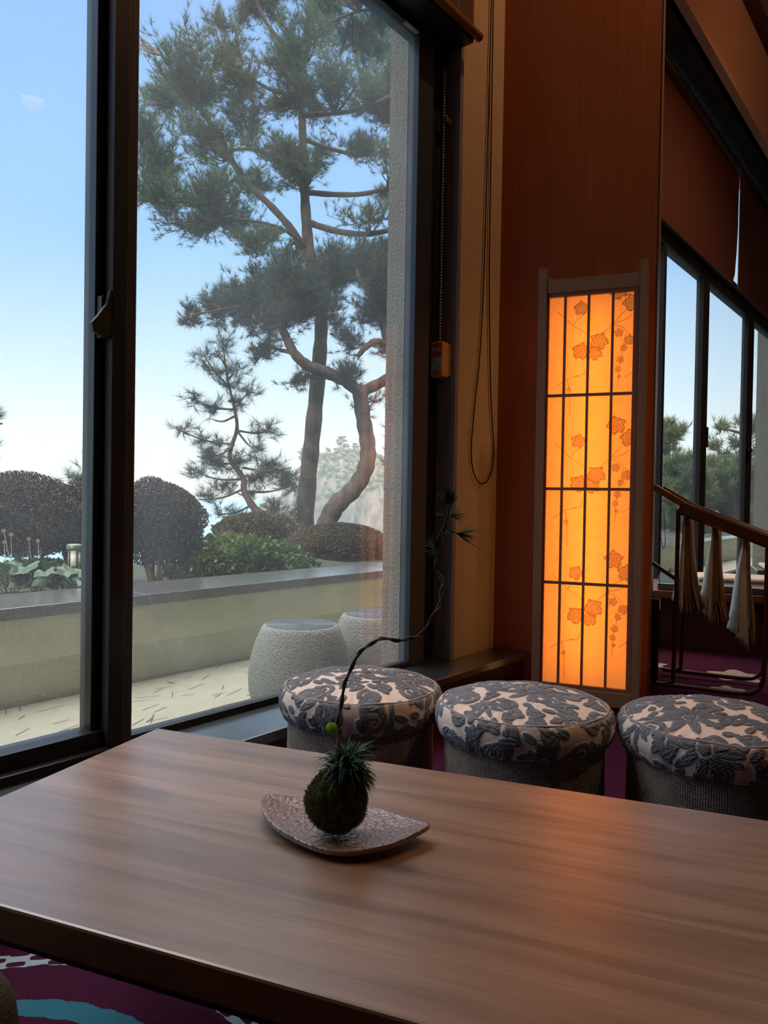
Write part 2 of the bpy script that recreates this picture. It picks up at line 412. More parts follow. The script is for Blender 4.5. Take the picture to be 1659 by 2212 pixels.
# ================================================================== STRUCTURE
LEDGE, HEAD, TRANS, CEIL = .23, 2.96, 3.12, 5.12
def world_poly(name, pts, z0, z1, m):
    return MB().prism([(p.x, p.y) for p in pts], z0, z1).build(name, m)
floor_pts = [wpos(-3.4, -.1), wpos(-3.4, 8.2), wpos(14, 8.2), wpos(14, -.1)]
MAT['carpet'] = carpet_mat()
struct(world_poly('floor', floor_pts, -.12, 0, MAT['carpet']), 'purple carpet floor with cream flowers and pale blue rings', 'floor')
struct(world_poly('ceiling', [wpos(-3.4, -.3), wpos(-3.4, 8.2), wpos(14, 8.2), wpos(14, -.3)], CEIL, CEIL + .15, MAT['ceiling']), 'dim brown ceiling high above the far windows', 'ceiling')
struct(world_poly('ceiling', [wpos(-3.4, 2.15), wpos(-3.4, 8.2), wpos(14, 8.2), wpos(14, 2.15)], 3.3, CEIL, MAT['ceiling']), 'lowered ceiling over the seats', 'ceiling')
wm = MAT['plaster']
# window wall pieces (outside skin of stucco)
struct(B(1.22, 2.55, -.06, .08, LEDGE, CEIL).build('wall_window', wm, frame='W'), 'ochre plaster wall strip between the window and the wood pillar', 'wall')
struct(B(-3.4, 14, -.10, .10, 3.98 + .35, CEIL).build('wall_upper', wm, frame='W'), 'plaster wall above the windows', 'wall')
struct(B(-3.4, 14, -.10, 0.0, -.3, LEDGE - .02).build('wall_lower', MAT['stucco'], frame='W'), 'low wall under the windows', 'wall')
struct(B(-3.4, -1.80, -.10, .10, LEDGE, 4.33).build('wall_window_left', wm, frame='W'), 'unseen ochre plaster wall left of the near window, added to cut its light', 'wall')  # unseen wall in place of a pane, keeps light off the table edge
struct(B(-3.6, -3.4, -.2, 8.3, -.1, CEIL).build('wall_left', wm, frame='W'), 'plaster end wall at the left', 'wall')
struct(B(14, 14.2, -.2, 8.3, -.1, CEIL).build('wall_right', wm, frame='W'), 'plaster end wall at the right', 'wall')
struct(B(-3.6, 14.2, 8.2, 8.4, -.1, CEIL).build('wall_back', wm, frame='W'), 'plaster wall behind the seats', 'wall')
# outdoor stucco pier between the two windows
pier = B(1.0, 2.75, -.16, -.06, LEDGE - .3, CEIL + 1.6)
struct(pier.build('wall_stucco_pier', MAT['stucco'], frame='W'), 'rough grey stucco reveal outside the glass', 'wall')
struct(B(-6, 16, -.5, -.16, 5.3, 6.4).build('trim_roof_edge', MAT['stucco'], frame='W'), 'concrete roof edge outside', 'trim')
struct(B(-6, 16, -.5, 8.5, CEIL + .15, CEIL + .35).build('trim_roof_slab', MAT['stucco'], frame='W'), 'concrete roof slab', 'trim')

# stone ledge
lg = MB()
lg.box(-3.4, 14, -.25, .02, LEDGE - .035, LEDGE)
struct(lg.build('window_ledge', MAT['ledge'], frame='W', bevel=.004), 'polished black stone ledge running under the windows', 'ledge')
struct(B(-3.4, 14, .0, .225, 0, LEDGE - .035).build('trim_ledge_front', MAT['teak_dark'], frame='W'), 'dark face under the stone ledge', 'trim')

# ---- window 1
w1 = sempty('window_1', 'tall dark framed window beside the table facing the garden', 'window')
fm = MAT['frame']
f = MB()
B(-.377 - .02, 1.07, -.03, .02, LEDGE, LEDGE + .022, f)            # low bottom bead
B(-1.8, 1.2, -.05, .03, HEAD, TRANS, f)                            # head
B(-1.8, 1.20, .03, .15, HEAD + .03, TRANS, f)
f.build('frame', fm, w1, bevel=.003)
B(.965, 1.075, -.03, .025, LEDGE, HEAD + .06).build('stile', mat('blue_grey_stile', rgb(.035, .042, .06), .45, spec=.3), w1, bevel=.003)
B(1.075, 1.2, -.06, -.01, LEDGE, TRANS).build('gasket', MAT['rubber'], w1)
B(-.497, -.42, -.05, .068, LEDGE, HEAD + .02).build('mullion', MAT['wood_dark'], w1, bevel=.004)
B(-.497, -.455, .068, .072, LEDGE, HEAD).build('mullion_edge', fm, w1)
MB().box(-.415, .966, .0, .006, LEDGE + .01, HEAD + .01).build('pane', MAT['glass'], w1)
MB().box(-1.74, -.50, .0, .006, LEDGE + .05, HEAD + .01).build('pane', MAT['glass'], w1)
MB().box(-1.8, 1.2, .0, .006, TRANS, 4.33).build('pane', MAT['glass'], w1)
g = MB()
B(-1.76, -.497, -.03, .05, LEDGE, LEDGE + .068, g); B(-.525, -.497, -.03, .03, LEDGE, HEAD, g)
B(-1.76, -.497, .05, .085, LEDGE, LEDGE + .025, g)
sash = g.build('sash', fm, w1, bevel=.003)
B(-1.83, -1.75, -.05, .068, LEDGE, HEAD + .02).build('mullion', MAT['wood_dark'], w1, bevel=.004)
h = MB(); h.box(-.520, -.495, -.055, -.03, 1.385, 1.50)
hp = [(-.556, 1.418), (-.551, 1.396), (-.520, 1.382), (-.498, 1.386), (-.488, 1.44), (-.493, 1.515), (-.502, 1.517), (-.514, 1.475), (-.540, 1.437)]
h.add([(x, -.055, z) for x, z in hp] + [(x, -.070, z) for x, z in hp], [tuple(range(9)), tuple(range(17, 8, -1))] + [(i, (i + 1) % 9, 9 + (i + 1) % 9, 9 + i) for i in range(9)])
h.build('handle', MAT['rubber'], sash, bevel=.002)
c_ = MB(); c_.box(.86, .95, -.034, -.012, HEAD - .006, HEAD); c_.build('latch_plate', mat('grey_latch_metal', rgb(.35, .33, .3), .5, .6), w1)
# wood jamb on the room side
struct(B(1.195, 1.222, -.03, .088, LEDGE, TRANS + .3).build('trim_jamb', mat('grained_dark_jamb', rgb(.20, .155, .18), .4, var=(40, .8, (3, 3, .12), rgb(.32, .27, .31)), bump=(90, .25, (3, 3, .08))), frame='W', bevel=.002), 'dark wood jamb between the glass and the ochre wall', 'trim')

# ---- window 2 (beyond the pillar)
w2 = sempty('window_2', 'row of dark framed sliding panes beyond the wood pillar', 'window')
fm2 = mat('matt_dark_frame', rgb(.014, .012, .013), .65, spec=.25)
f = MB()
B(2.7, 13.8, -.05, .03, HEAD, TRANS + .02, f); B(2.7, 13.8, -.05, .03, LEDGE, LEDGE + .05, f)
B(2.7, 13.8, .03, .06, TRANS - .05, TRANS + .02, f)
f.build('frame', fm2, w2, bevel=.003)
B(2.55, 14, -.06, .08, LEDGE, LEDGE + .001).build('trim', fm2, w2)
for a, b in ((2.7, 2.8), (4.17, 4.22), (5.22, 5.40), (6.86, 7.12), (8.6, 8.8), (10.3, 10.5), (12.1, 12.3), (13.7, 13.8)):
    B(a, b, -.03, .035, LEDGE, HEAD).build('sash_stile', fm2, w2, bevel=.003)
B(5.40, 5.50, -.05, .0, LEDGE, HEAD).build('sash_stile', mat('grey_metal_stile', rgb(.05, .045, .045), .6), w2)
lk = MB(); lk.sphere((6.93, -.055, 1.55), .03); lk.box(6.95, 7.0, -.05, -.03, 1.42, 1.56); lk.build('latch', fm2, w2)
lk = MB(); lk.box(5.37, 5.40, -.05, -.03, 1.48, 1.66); lk.build('latch', fm2, w2)
MB().box(2.7, 13.8, .0, .006, LEDGE + .04, HEAD + .01).build('pane', MAT['glass2'], w2)
MB().box(2.7, 13.8, .0, .006, TRANS, 4.33).build('pane', MAT['glass2'], w2)
# soffit box and fascia above window 2
struct(B(2.4, 14, .08, .34, 4.22, 4.34).build('trim_blind_box', MAT['rubber'], frame='W'), 'black blind box over the far windows', 'trim')
struct(B(2.4, 14, .30, .40, 4.22, 4.98).build('wall_fascia', MAT['beam'], frame='W'), 'ochre plaster fascia over the far windows', 'wall')
struct(B(2.4, 14, .28, .46, 4.98, CEIL).build('trim_cornice', MAT['teak_dark'], frame='W'), 'dark wood cornice strip', 'trim')

# ---- wood pillar
Bc = PR + LV * .727; Cc = Bc - FV * .95
o_ = (Cc - PW).dot(NV)
Dc = PW + WV * ((Cc - PW).dot(WV)) + NV * .05
Ec = PW + WV * 1.6 + NV * .05
pil = world_poly('wall_pillar', [PR, Ec, Dc, Cc, Bc], 0, CEIL, MAT['panel'])
struct(pil, 'tall reddish wood veneered pillar behind the paper lantern', 'wall')
pil.modifiers.new('b', 'BEVEL').width = .004
MB().bar(Bc + Vector((0, 0, 0)) - FV * .004 + LV * .0015, Bc - FV * .004 + LV * .0015 + Vector((0, 0, CEIL)), .008, .006, up=tuple(FV)).build('corner_bead', mat('polished_corner_bead', rgb(.35, .25, .2), .15, .9), pil)

# ================================================================== BLINDS, CORD, SWITCH
def blind_mat():
    mt = bpy.data.materials.new('reed_blind'); mt.use_nodes = True; t = mt.node_tree; p = t.nodes['Principled BSDF']
    x, y, z = xyz(t)
    st = (z * 900.).f('SINE') * .5 + .5
    cord = ((x / .11).f('FRACT') - .5).f('ABSOLUTE').lt(.03)
    c = mixc(t, st * .6, rgb(.14, .035, .018), rgb(.06, .014, .010))
    c = mixc(t, cord * .7, c, rgb(.30, .13, .06))
    t.links.new(c, p.inputs['Base Color']); p.inputs['Roughness'].default_value = .6
    b = t.nodes.new('ShaderNodeBump'); b.inputs['Strength'].default_value = .6; b.inputs['Distance'].default_value = .003
    t.links.new(st.s, b.inputs['Height']); t.links.new(b.outputs[0], p.inputs['Normal'])
    return mt
MAT['reed'] = blind_mat()
b1 = thing('roll_blind', 'reed blind hanging at the top of the near window, only its end in view', 'blind', PW, ANG_W)
MB().box(-1.9, 1.165, -.170, -.158, 3.035, 4.7).build('reed_screen', MAT['reed'], b1)
MB().tube([(-1.95, -.165, 3.02), (1.225, -.165, 3.02)], .020, 10).build('bottom_bar', mat('blind_bar_wood', rgb(.26, .10, .04), .5), b1)
# far blind, torn at one place
b2 = thing('reed_blind', 'wide brown reed blind lowered over the upper far windows, torn near one end', 'blind', PW, ANG_W)
b3 = MB(); b3.add([(2.8, -.1, 4.15), (2.8, -.1, 3.055), (5.90, -.1, 3.055), (5.98, -.1, 3.16), (6.03, -.1, 3.38), (6.06, -.1, 3.62), (6.065, -.1, 4.15)], [tuple(range(7))])
o1 = b3.build('reed_screen', MAT['reed'], b2)
md = o1.modifiers.new('thick', 'SOLIDIFY'); md.thickness = .008
MB().tube([(2.75, -.105, 4.16), (6.06, -.105, 4.16)], .045, 10).build('rolled_top', MAT['teak_dark'], b2)
b4 = thing('reed_blind', 'second brown reed blind farther right, past the torn gap', 'blind', PW, ANG_W)
MB().box(6.085, 9.6, -.108, -.1, 3.055, 4.15).build('reed_screen', MAT['reed'], b4)
MB().tube([(6.09, -.105, 4.16), (9.6, -.105, 4.16)], .045, 10).build('rolled_top', MAT['teak_dark'], b4)
b5 = MB(); b5.box(9.7, 13.8, -.108, -.1, 3.055, 4.3)
tag(b5.build('reed_blind', MAT['reed'], frame='W'), 'farthest reed blind over the last window panes', 'blind')
# hanging cord loop on the ochre wall
cp = [(1.437, 3.7), (1.440, 3.3), (1.430, 2.68), (1.418, 2.02), (1.395, 1.65), (1.36, 1.42), (1.335, 1.22), (1.345, 1.12), (1.385, 1.06), (1.438, 1.040),
      (1.49, 1.06), (1.53, 1.12), (1.54, 1.20), (1.528, 1.30), (1.505, 1.45), (1.482, 1.75), (1.466, 2.1), (1.462, 2.7), (1.458, 3.3), (1.455, 3.7)]
def smooth_pts(pts, k=5):
    pts = [Vector(p) for p in pts]; out = []
    for i in range(len(pts) - 1):
        p0 = pts[max(i - 1, 0)]; p1 = pts[i]; p2 = pts[i + 1]; p3 = pts[min(i + 2, len(pts) - 1)]
        for j in range(k):
            t = j / k
            out.append(.5 * ((2 * p1) + (p2 - p0) * t + (2 * p0 - 5 * p1 + 4 * p2 - p3) * t * t + (3 * p1 - p0 - 3 * p2 + p3) * t ** 3))
    out.append(pts[-1]); return out
tag(MB().tube(smooth_pts([(a, -.092, z) for a, z in cp]), .0032, 6).build('blind_cord', MAT['cord'], frame='W'), 'thin brown cord loop hanging down the ochre wall', 'cord')
# bead chain and smoke vent pull
ch = MB()
z = 1.675
while z < 2.9:
    ch.sphere((1.152, -.030, z), .0040, 6, 4); z += .0135
chain = ch.build('bead_chain', MAT['white'], frame='W')
tag(chain, 'white ball chain hanging above the smoke vent box', 'chain')
tag(MB().box(1.15, 1.195, -.045, -.022, 2.655, 2.685).build('chain_clip', mat('brass_clip', rgb(.22, .13, .06), .4, .7), frame='W', bevel=.003), 'small brass clip holding the ball chain against the jamb', 'clip')
pb = thing('smoke_vent_box', 'small ochre smoke vent pull box with red circle label on the window jamb', 'switch box', wpos(1.192, .030, 1.512), ANG_W - PI / 2)
MB().box(-.033, .033, -.068, -.014, 0, .155).build('body', mat('ochre_plastic', rgb(.62, .32, .10), .5), pb, bevel=.004)
MB().box(-.033, .033, -.014, .0, .008, .152).build('back_plate', mat('ochre_plastic_back', rgb(.5, .24, .07), .5), pb)
MB().box(-.030, .030, -.0688, -.0675, .087, .149).build('red_label', mat('red_label', rgb(.55, .045, .04), .5), pb)
def flat_disc(cx, cz, r0, r1, y, n=40):
    vs = []; 
    for r in (r0, r1):
        for yy in (y, y - .0006):
            vs += [(cx + r * math.cos(2 * PI * j / n), yy, cz + r * math.sin(2 * PI * j / n)) for j in range(n)]
    fs = []
    for j in range(n):
        k = (j + 1) % n
        fs += [(n + j, n + k, 3 * n + k, 3 * n + j), (j, k, n + k, n + j), (2 * n + j, 2 * n + k, 3 * n + k, 3 * n + j), (j, k, 2 * n + k, 2 * n + j)]
    return MB().add(vs, fs)
flat_disc(0, .118, .0265, .0280, -.0688).build('label_ring', mat('pale_ring', rgb(.62, .35, .3), .5), pb)
MB().box(-.030, .030, -.0688, -.0675, .030, .087).build('white_label', mat('pale_blue_label', rgb(.55, .62, .66), .5), pb)
def text(body, size, loc, parent, m, sx=1.):
    cu = bpy.data.curves.new('lettering', 'FONT'); cu.body = body; cu.size = size; cu.align_x = 'CENTER'; cu.align_y = 'CENTER'; cu.extrude = .0003
    cu.materials.append(m); o = bpy.data.objects.new('lettering', cu); COL.objects.link(o); o.parent = parent
    dg = bpy.context.evaluated_depsgraph_get(); me = bpy.data.meshes.new_from_object(o.evaluated_get(dg)); bpy.data.objects.remove(o)
    o = bpy.data.objects.new('lettering', me); COL.objects.link(o); o.parent = parent
    o.location = loc; o.rotation_euler = (PI / 2, 0, 0); o.scale = (sx, 1, 1); return o
ink = mat('black_print', rgb(.03, .03, .035), .6)
text('排煙', .0255, (0, -.0694, .118), pb, mat('white_print', rgb(.8, .8, .78), .5))
text('1', .018, (-.006, -.0692, .070), pb, ink)
ln = MB()
for i, (a, b) in enumerate(((-.002, .027), (-.002, .027), (-.010, .026))): ln.box(a, b, -.0692, -.0688, .050 - i * .007, .0525 - i * .007)
ln.box(-.027, -.020, -.0692, -.0688, .035, .080)
ln.build('printed_lines', mat('grey_print', rgb(.22, .28, .33), .6), pb)
MB().box(-.020, .020, -.0688, -.0675, .013, .023).build('maker_plate', mat('pale_plate', rgb(.75, .72, .6), .4), pb)
MB().box(-.016, .016, -.0691, -.0688, .0155, .0205).build('plate_print', ink, pb)

# ================================================================== PAPER LANTERN
LN = PR + FV * .25
lant = thing('floor_lantern', 'tall glowing paper lantern with flower print and brown wooden lattice', 'lantern', LN, ANG_R)
lw = MAT['lantern_wood']
D_ = .16    # depth of the lantern (towards the pillar = +y)
for nm, x0, x1 in (('post', .235, .272), ('post', .667, .697)):
    for y0 in (-.02, D_ - .02):
        MB().box(x0, x1, y0, y0 + .036, 0.0, 2.0).build(nm, lw, lant, bevel=.002)
for z0, z1 in ((1.888, 1.948), (.065, .130)):
    for y0 in (-.014, D_ - .016): MB().box(.272, .667, y0, y0 + .028, z0, z1).build('rail', lw, lant, bevel=.002)
for x0 in (.24, .672):
    for z0, z1 in ((1.89, 1.945), (.07, .128)): MB().box(x0, x0 + .02, .016, D_ - .02, z0, z1).build('rail', lw, lant)
MB().box(.272, .667, .014, D_ - .016, 1.93, 1.935).build('top_board', lw, lant)
fr = MB(); fr.box(.272, .282, -.008, .012, .13, 1.888); fr.box(.641, .667, -.008, .012, .13, 1.888); fr.box(.282, .641, -.008, .012, 1.872, 1.888); fr.box(.282, .641, -.008, .012, .13, .146)
fr.build('inner_frame', MAT['kumiko'], lant)
PX0, PX1, PZ0, PZ1 = .282, .641, .146, 1.872
kz = (1.433, 1.017, .597)
for x0 in (.352, .4535, .5555): MB().box(x0 - .0055, x0 + .0055, -.006, .008, PZ0, PZ1).build('lattice_bar', MAT['kumiko'], lant)
for z0 in kz: MB().box(PX0, PX1, -.004, .0075, z0 - .0065, z0 + .0065).build('lattice_bar', MAT['kumiko'], lant)
# printed paper: ink mask on a fine grid
nx, nz = 150, 700
gx = np.linspace(PX0, PX1, nx); gz = np.linspace(PZ0, PZ1, nz); GX, GZ = np.meshgrid(gx, gz)
INK = np.zeros_like(GX)
def px2l(x, y): return .279 + (x + (y - 190) * .032 - 133) / 407 * .362, 1.888 - (y - 190) * .000944
def blob(x, y, r, seed):
    l, z = px2l(x, y); rr = r * .00092; d = np.hypot(GX - l, GZ - z); a = np.arctan2(GZ - z, GX - l)
    wob = 1 + .12 * np.sin(5 * a + seed) + .07 * np.sin(9 * a + seed * 2)
    q = d / (rr * wob); v = np.clip((1 - q) * 14, 0, 1) * (.55 + .45 * np.clip(1 - np.abs(q - .9) * 9, 0, 1) + .25 * np.sin(7 * a + 3 * q * 6) * (q < .8))
    np.maximum(INK, v, out=INK)
def stroke(pts, w=.0011):
    P_ = [px2l(*p) for p in pts]
    for (ax, az), (bx_, bz) in zip(P_[:-1], P_[1:]):
        vx, vz = bx_ - ax, bz - az; L2 = vx * vx + vz * vz + 1e-12
        t = np.clip(((GX - ax) * vx + (GZ - az) * vz) / L2, 0, 1); d = np.hypot(GX - ax - t * vx, GZ - az - t * vz)
        np.maximum(INK, np.clip((w * 1.6 - d) / w, 0, 1) * .85, out=INK)
for k in range(-1, 3):
    dy = 622 * k; dx = -20 * k
    for i, (x, y, r) in enumerate(((288, 265, 33), (285, 466, 40), (372, 425, 42), (352, 478, 34), (470, 195, 42), (530, 255, 40), (466, 390, 20), (515, 425, 23), (488, 460, 16), (472, 515, 17), (462, 557, 14), (466, 592, 9), (223, 645, 11))):
        blob(x + dx, y + dy, r, i + k)
    for pl in (((172, 275), (190, 290), (215, 310), (247, 345), (285, 365), (330, 400)), ((247, 345), (268, 315), (295, 300), (300, 270)), ((395, 385), (440, 348), (500, 330), (528, 312)),
               ((440, 348), (478, 305), (500, 290)), ((440, 350), (480, 362), (515, 400), (520, 440)), ((500, 395), (488, 440), (480, 490), (466, 540), (458, 640)),
               ((160, 628), (215, 592), (298, 575), (305, 545)), ((215, 592), (228, 640), (226, 765)), ((250, 585), (262, 578), (276, 584)), ((490, 598), (528, 575))):
        stroke([(x + dx, y + dy) for x, y in pl])
vv = np.stack([GX.ravel(), np.full(GX.size, .010), GZ.ravel()], 1)
ii = np.arange(nx * nz).reshape(nz, nx)
q = np.stack([ii[:-1, :-1].ravel(), ii[:-1, 1:].ravel(), ii[1:, 1:].ravel(), ii[1:, :-1].ravel()], 1)
MAT['paper'] = paper_mat()
np_obj('paper_screen', vv, q, MAT['paper'], lant, attr=('ink', INK.ravel()))
pb_ = MB(); pb_.box(.272, .667, D_ - .014, D_ - .012, .13, 1.9); pb_.box(.262, .264, .014, D_ - .014, .13, 1.9); pb_.box(.676, .678, .014, D_ - .014, .13, 1.9)
pb_.build('side_paper', mat('plain_washi', rgb(.9, .6, .25), .8, emit=(rgb(1, .48, .12), .35)), lant)
MB().tube([(.46, .128, .22), (.46, .128, 1.80)], .012, 12).build('tube_lamp', mat('lamp_tube', rgb(1, .8, .5), .5, emit=(rgb(1, .55, .2), 1.5)), lant)
ld = bpy.data.lights.new('lantern_lamp', 'AREA'); ld.shape = 'RECTANGLE'; ld.size = .06; ld.size_y = 1.60; ld.energy = 3.5; ld.color = (1, .56, .2)
lo = bpy.data.objects.new('lantern_lamp', ld); COL.objects.link(lo); lo.parent = lant; lo.location = (.46, .112, 1.01); lo.rotation_euler = (PI / 2, 0, 0)

# ================================================================== DOWNLIGHTS (warm; two seen in the glass, three added as fill)
dl_pos = [(4.505, 3.941, 3.3, 25), (5.0, 5.459, 3.3, 25), (1.35, 1.55, 5.12, 85), (4.2, 2.0, 5.12, 170), (.5, 2.45, 3.3, 34)]
dl_lab = ['warm recessed ceiling lamp, upper of the two orange reflections in the glass', 'warm recessed ceiling lamp, lower of the two orange reflections in the glass', 'warm fill lamp added in the high ceiling before the pillar',
          'warm fill lamp added in the high ceiling before the far windows', 'warm fill lamp added in the ceiling over the right end of the table']
lens = mat('warm_lamp_lens', rgb(1, .6, .3), .5, emit=(rgb(1, .42, .10), 14.0))
for (s_, o_, z_, pw_), lb in zip(dl_pos, dl_lab):
    d = thing('ceiling_downlight', lb, 'ceiling lamp', wpos(s_, o_, z_), 0, 'recessed ceiling lamps')
    MB().lathe([(.085, -.006), (.085, 0), (.06, 0), (.06, -.006)], 24).build('trim_ring', MAT['white'], d)
    MB().lathe([(.058, -.004), (.058, -.001)], 24).build('lens', lens, d)
    ld = bpy.data.lights.new('downlight_lamp', 'SPOT'); ld.energy = pw_; ld.color = (1, .60, .30); ld.spot_size = 2.3; ld.spot_blend = .7; ld.shadow_soft_size = .06
    lo = bpy.data.objects.new('downlight_lamp', ld); COL.objects.link(lo); lo.parent = d; lo.location = (0, 0, -.03)

# ================================================================== TABLE
TC = Vector((-.5031, 1.6632, 0))
tb = thing('low_table', 'low rectangular walnut table in the foreground holding the moss ball plant', 'table', TC, ANG_R)
kn = Vector((.033, 1.0415, 0)) - TC
KNOT = (kn.dot(LV), -kn.dot(FV))
MAT['walnut'] = table_mat()
TL, TW, TZ = 1.62, .676, .43
MB().box(0, TL, -TW, 0, TZ - .045, TZ).build('tabletop', MAT['walnut'], tb, bevel=.004)
dkw = mat('dark_table_frame', rgb(.035, .02, .014), .5)
MB().box(.06, TL - .06, -TW + .05, -.05, TZ - .09, TZ - .046).build('apron', dkw, tb)
for x_ in (.08, TL - .14):
    for y_ in (-TW + .07, -.13): MB().box(x_, x_ + .06, y_, y_ + .06, 0, TZ - .09).build('leg', dkw, tb, bevel=.004)

# ================================================================== STOOLS
# floral pattern tile (height field, wraps)
NT = 640
ty, tx = np.mgrid[0:NT, 0:NT] / NT
TILE = np.zeros((NT, NT))
def wrapd(cx, cy): return (tx - cx + .5) % 1 - .5, (ty - cy + .5) % 1 - .5
def t_petal(cx, cy, ang, L, W, h=1.):
    dx, dy = wrapd(cx, cy); u = (dx * math.cos(ang) + dy * math.sin(ang)) / L; v = (-dx * math.sin(ang) + dy * math.cos(ang)) / W
    w = np.sqrt(np.clip(u, 0, 1)) * np.clip(1 - u, 0, 1) ** .55 * 1.35
    e = np.clip((w - np.abs(v)) * 5, 0, 1) * ((u > 0) & (u < 1))
    val = e * h * (1 - .45 * np.exp(-(v / .10) ** 2)); m_ = e > .02
    TILE[m_] = val[m_]
def t_disc(cx, cy, r, h=1.):
    dx, dy = wrapd(cx, cy); e = np.clip((r - np.hypot(dx, dy)) / .008, 0, 1) * h; m_ = e > 0; TILE[m_] = e[m_]
def t_line(pts, w):
    w *= 1.75
    for (ax, ay), (bx_, by) in zip(pts[:-1], pts[1:]):
        dx, dy = wrapd(ax, ay); vx, vy = bx_ - ax, by - ay; L2 = vx * vx + vy * vy + 1e-12
        t = np.clip((dx * vx + dy * vy) / L2, 0, 1); d = np.hypot(dx - t * vx, dy - t * vy)
        np.maximum(TILE, np.clip((w - d) / .006, 0, 1) * .85, out=TILE)
def t_spiral(cx, cy, r0, a0, turns, sgn, w=.014):
    pts = []
    for i in range(int(26 * turns) + 1):
        t = i / (26 * turns); r = r0 * (1 - t * .88); a = a0 + sgn * t * turns * 2 * PI
        pts.append((cx + r * math.cos(a), cy + r * math.sin(a)))
    t_line(pts, w); t_disc(*pts[-1], w * 1.5)
def t_flower(cx, cy, R, a0):
    for ring, (n_, l_, w_) in enumerate(((8, 1., .40), (7, .72, .34), (6, .48, .26))):
        for k in range(n_): t_petal(cx, cy, a0 + ring * .4 + 2 * PI * k / n_, R * l_, R * w_ * .62, .75 + ring * .1)
    dx, dy = wrapd(cx, cy); ringm = np.abs(np.hypot(dx, dy) - R * .2) < .006; TILE[ringm] = .15; t_disc(cx, cy, R * .17)
rs = random.Random(3)
for cx, cy, r0, a0, tn, sg in ((.50, .13, .10, 0, 1.5, 1), (.10, .52, .10, 2, 1.4, -1), (.78, .42, .11, 1, 1.5, 1), (.52, .78, .10, 4, 1.4, -1), (.93, .80, .09, 3, 1.5, 1), (.30, .95, .09, 5, 1.3, -1), (.62, .98, .07, 2.5, 1.3, 1), (.92, .12, .07, .5, 1.2, -1)):
    t_spiral(cx, cy, r0, a0, tn, sg)
for a, b, c in (((.25, .28), (.42, .05), (.60, .13)), ((.25, .28), (.05, .42), (.0, .52)), ((.25, .28), (.42, .42), (.67, .42)), ((.72, .70), (.6, .62), (.62, .78)), ((.72, .70), (.9, .62), (1.02, .80)), ((.72, .70), (.78, .55), (.78, .53)), ((.25, .28), (.22, .6), (.28, .86)), ((.72, .70), (.80, .95), (.92, 1.05))):
    pts = [((1 - t) ** 2 * a[0] + 2 * t * (1 - t) * b[0] + t * t * c[0], (1 - t) ** 2 * a[1] + 2 * t * (1 - t) * b[1] + t * t * c[1]) for t in np.linspace(0, 1, 10)]
    t_line(pts, .013)
for _ in range(120):
    a = rs.random() * 2 * PI; t_petal(rs.random(), rs.random(), a, .08 + rs.random() * .07, .050)
t_flower(.25, .28, .25, .2); t_flower(.72, .70, .24, .7); t_flower(.24, .75, .15, .1); t_flower(.78, .18, .15, .5)
def sample_tile(u, v):
    return TILE[(np.floor((v % 1) * NT).astype(int)) % NT, (np.floor((u % 1) * NT).astype(int)) % NT]
def cushion_mesh(parent, R=.213, rot=0, shift=(0., 0.), size=.34):
    na, n1, n2 = 460, 110, 64
    A_ = np.linspace(0, 2 * PI, na, endpoint=False)
    rows = []; uv = []; prof = []
    for i in range(n1 + 1):                     # dome, centre outward
        t = i / n1; r = .0015 + (R - .0015) * t
        prof.append((r, .032 * (1 - t ** 2.6), 0, t))
    for i in range(1, n2 + 1):                  # bulging side
        t = i / n2; r = R + .019 * math.sin(PI * min(t * .92 + .06, 1)) ** .8 - .006 * t; prof.append((r, -.086 * t + .003, 1, t))
    V = np.zeros((len(prof), na, 3)); F_ = np.zeros((len(prof), na))
    for i, (r, z, side, t) in enumerate(prof):
        x = r * np.cos(A_); y = r * np.sin(A_)
        if not side: h = sample_tile(x / size + shift[0], y / size + shift[1])
        else: h = sample_tile(A_ * R / size + shift[0] + .3, (z * 1.0) / size * .9 + .62 + shift[1])
        ed = min(1, (1 - t) * 14 + .12) if not side else min(1, t * 12 + .05)
        pucker = .0022 * np.sin(A_ * 37 + 2 * np.sin(A_ * 5)) * (t ** 3 if side else (t ** 6)) + (.0025 * np.sin(A_ * 13 + 1) * t if side else .0015 * np.sin(A_ * 9) * t)
        d = h * .0042 * ed + pucker
        nr, nz_ = (0.15, 1.) if not side else (1., .15)
        V[i, :, 0] = x + np.cos(A_) * d * nr; V[i, :, 1] = y + np.sin(A_) * d * nr; V[i, :, 2] = z + d * nz_
        F_[i] = h
    idx = np.arange(len(prof) * na).reshape(len(prof), na); nxt = np.roll(idx, -1, 1)
    Q = np.stack([idx[:-1].ravel(), idx[1:].ravel(), nxt[1:].ravel(), nxt[:-1].ravel()], 1)
    return np_obj('cushion', V.reshape(-1, 3), Q, MAT['jacquard'], parent, smooth=True, attr=('motif', F_.ravel()))
MAT['jacquard'] = cushion_mat(); MAT['weave'] = weave_mat()
MAT['piping'] = mat('cushion_piping', rgb(.30, .24, .23), .8)
MAT['foot'] = mat('black_plastic_foot', rgb(.02, .02, .02), .5)
SZ = .425
stool_spec = [((-.057, 2.100), 2.0, (.0, .0), 'round upholstered stool with flower cushion, nearest the garden window'),
              ((.375, 1.937), .4, (.22, .35), 'round upholstered stool with flower cushion, in the middle of the three'),
              ((.825, 1.815), 1.2, (.55, .1), 'round upholstered stool with flower cushion, cut off by the right edge')]
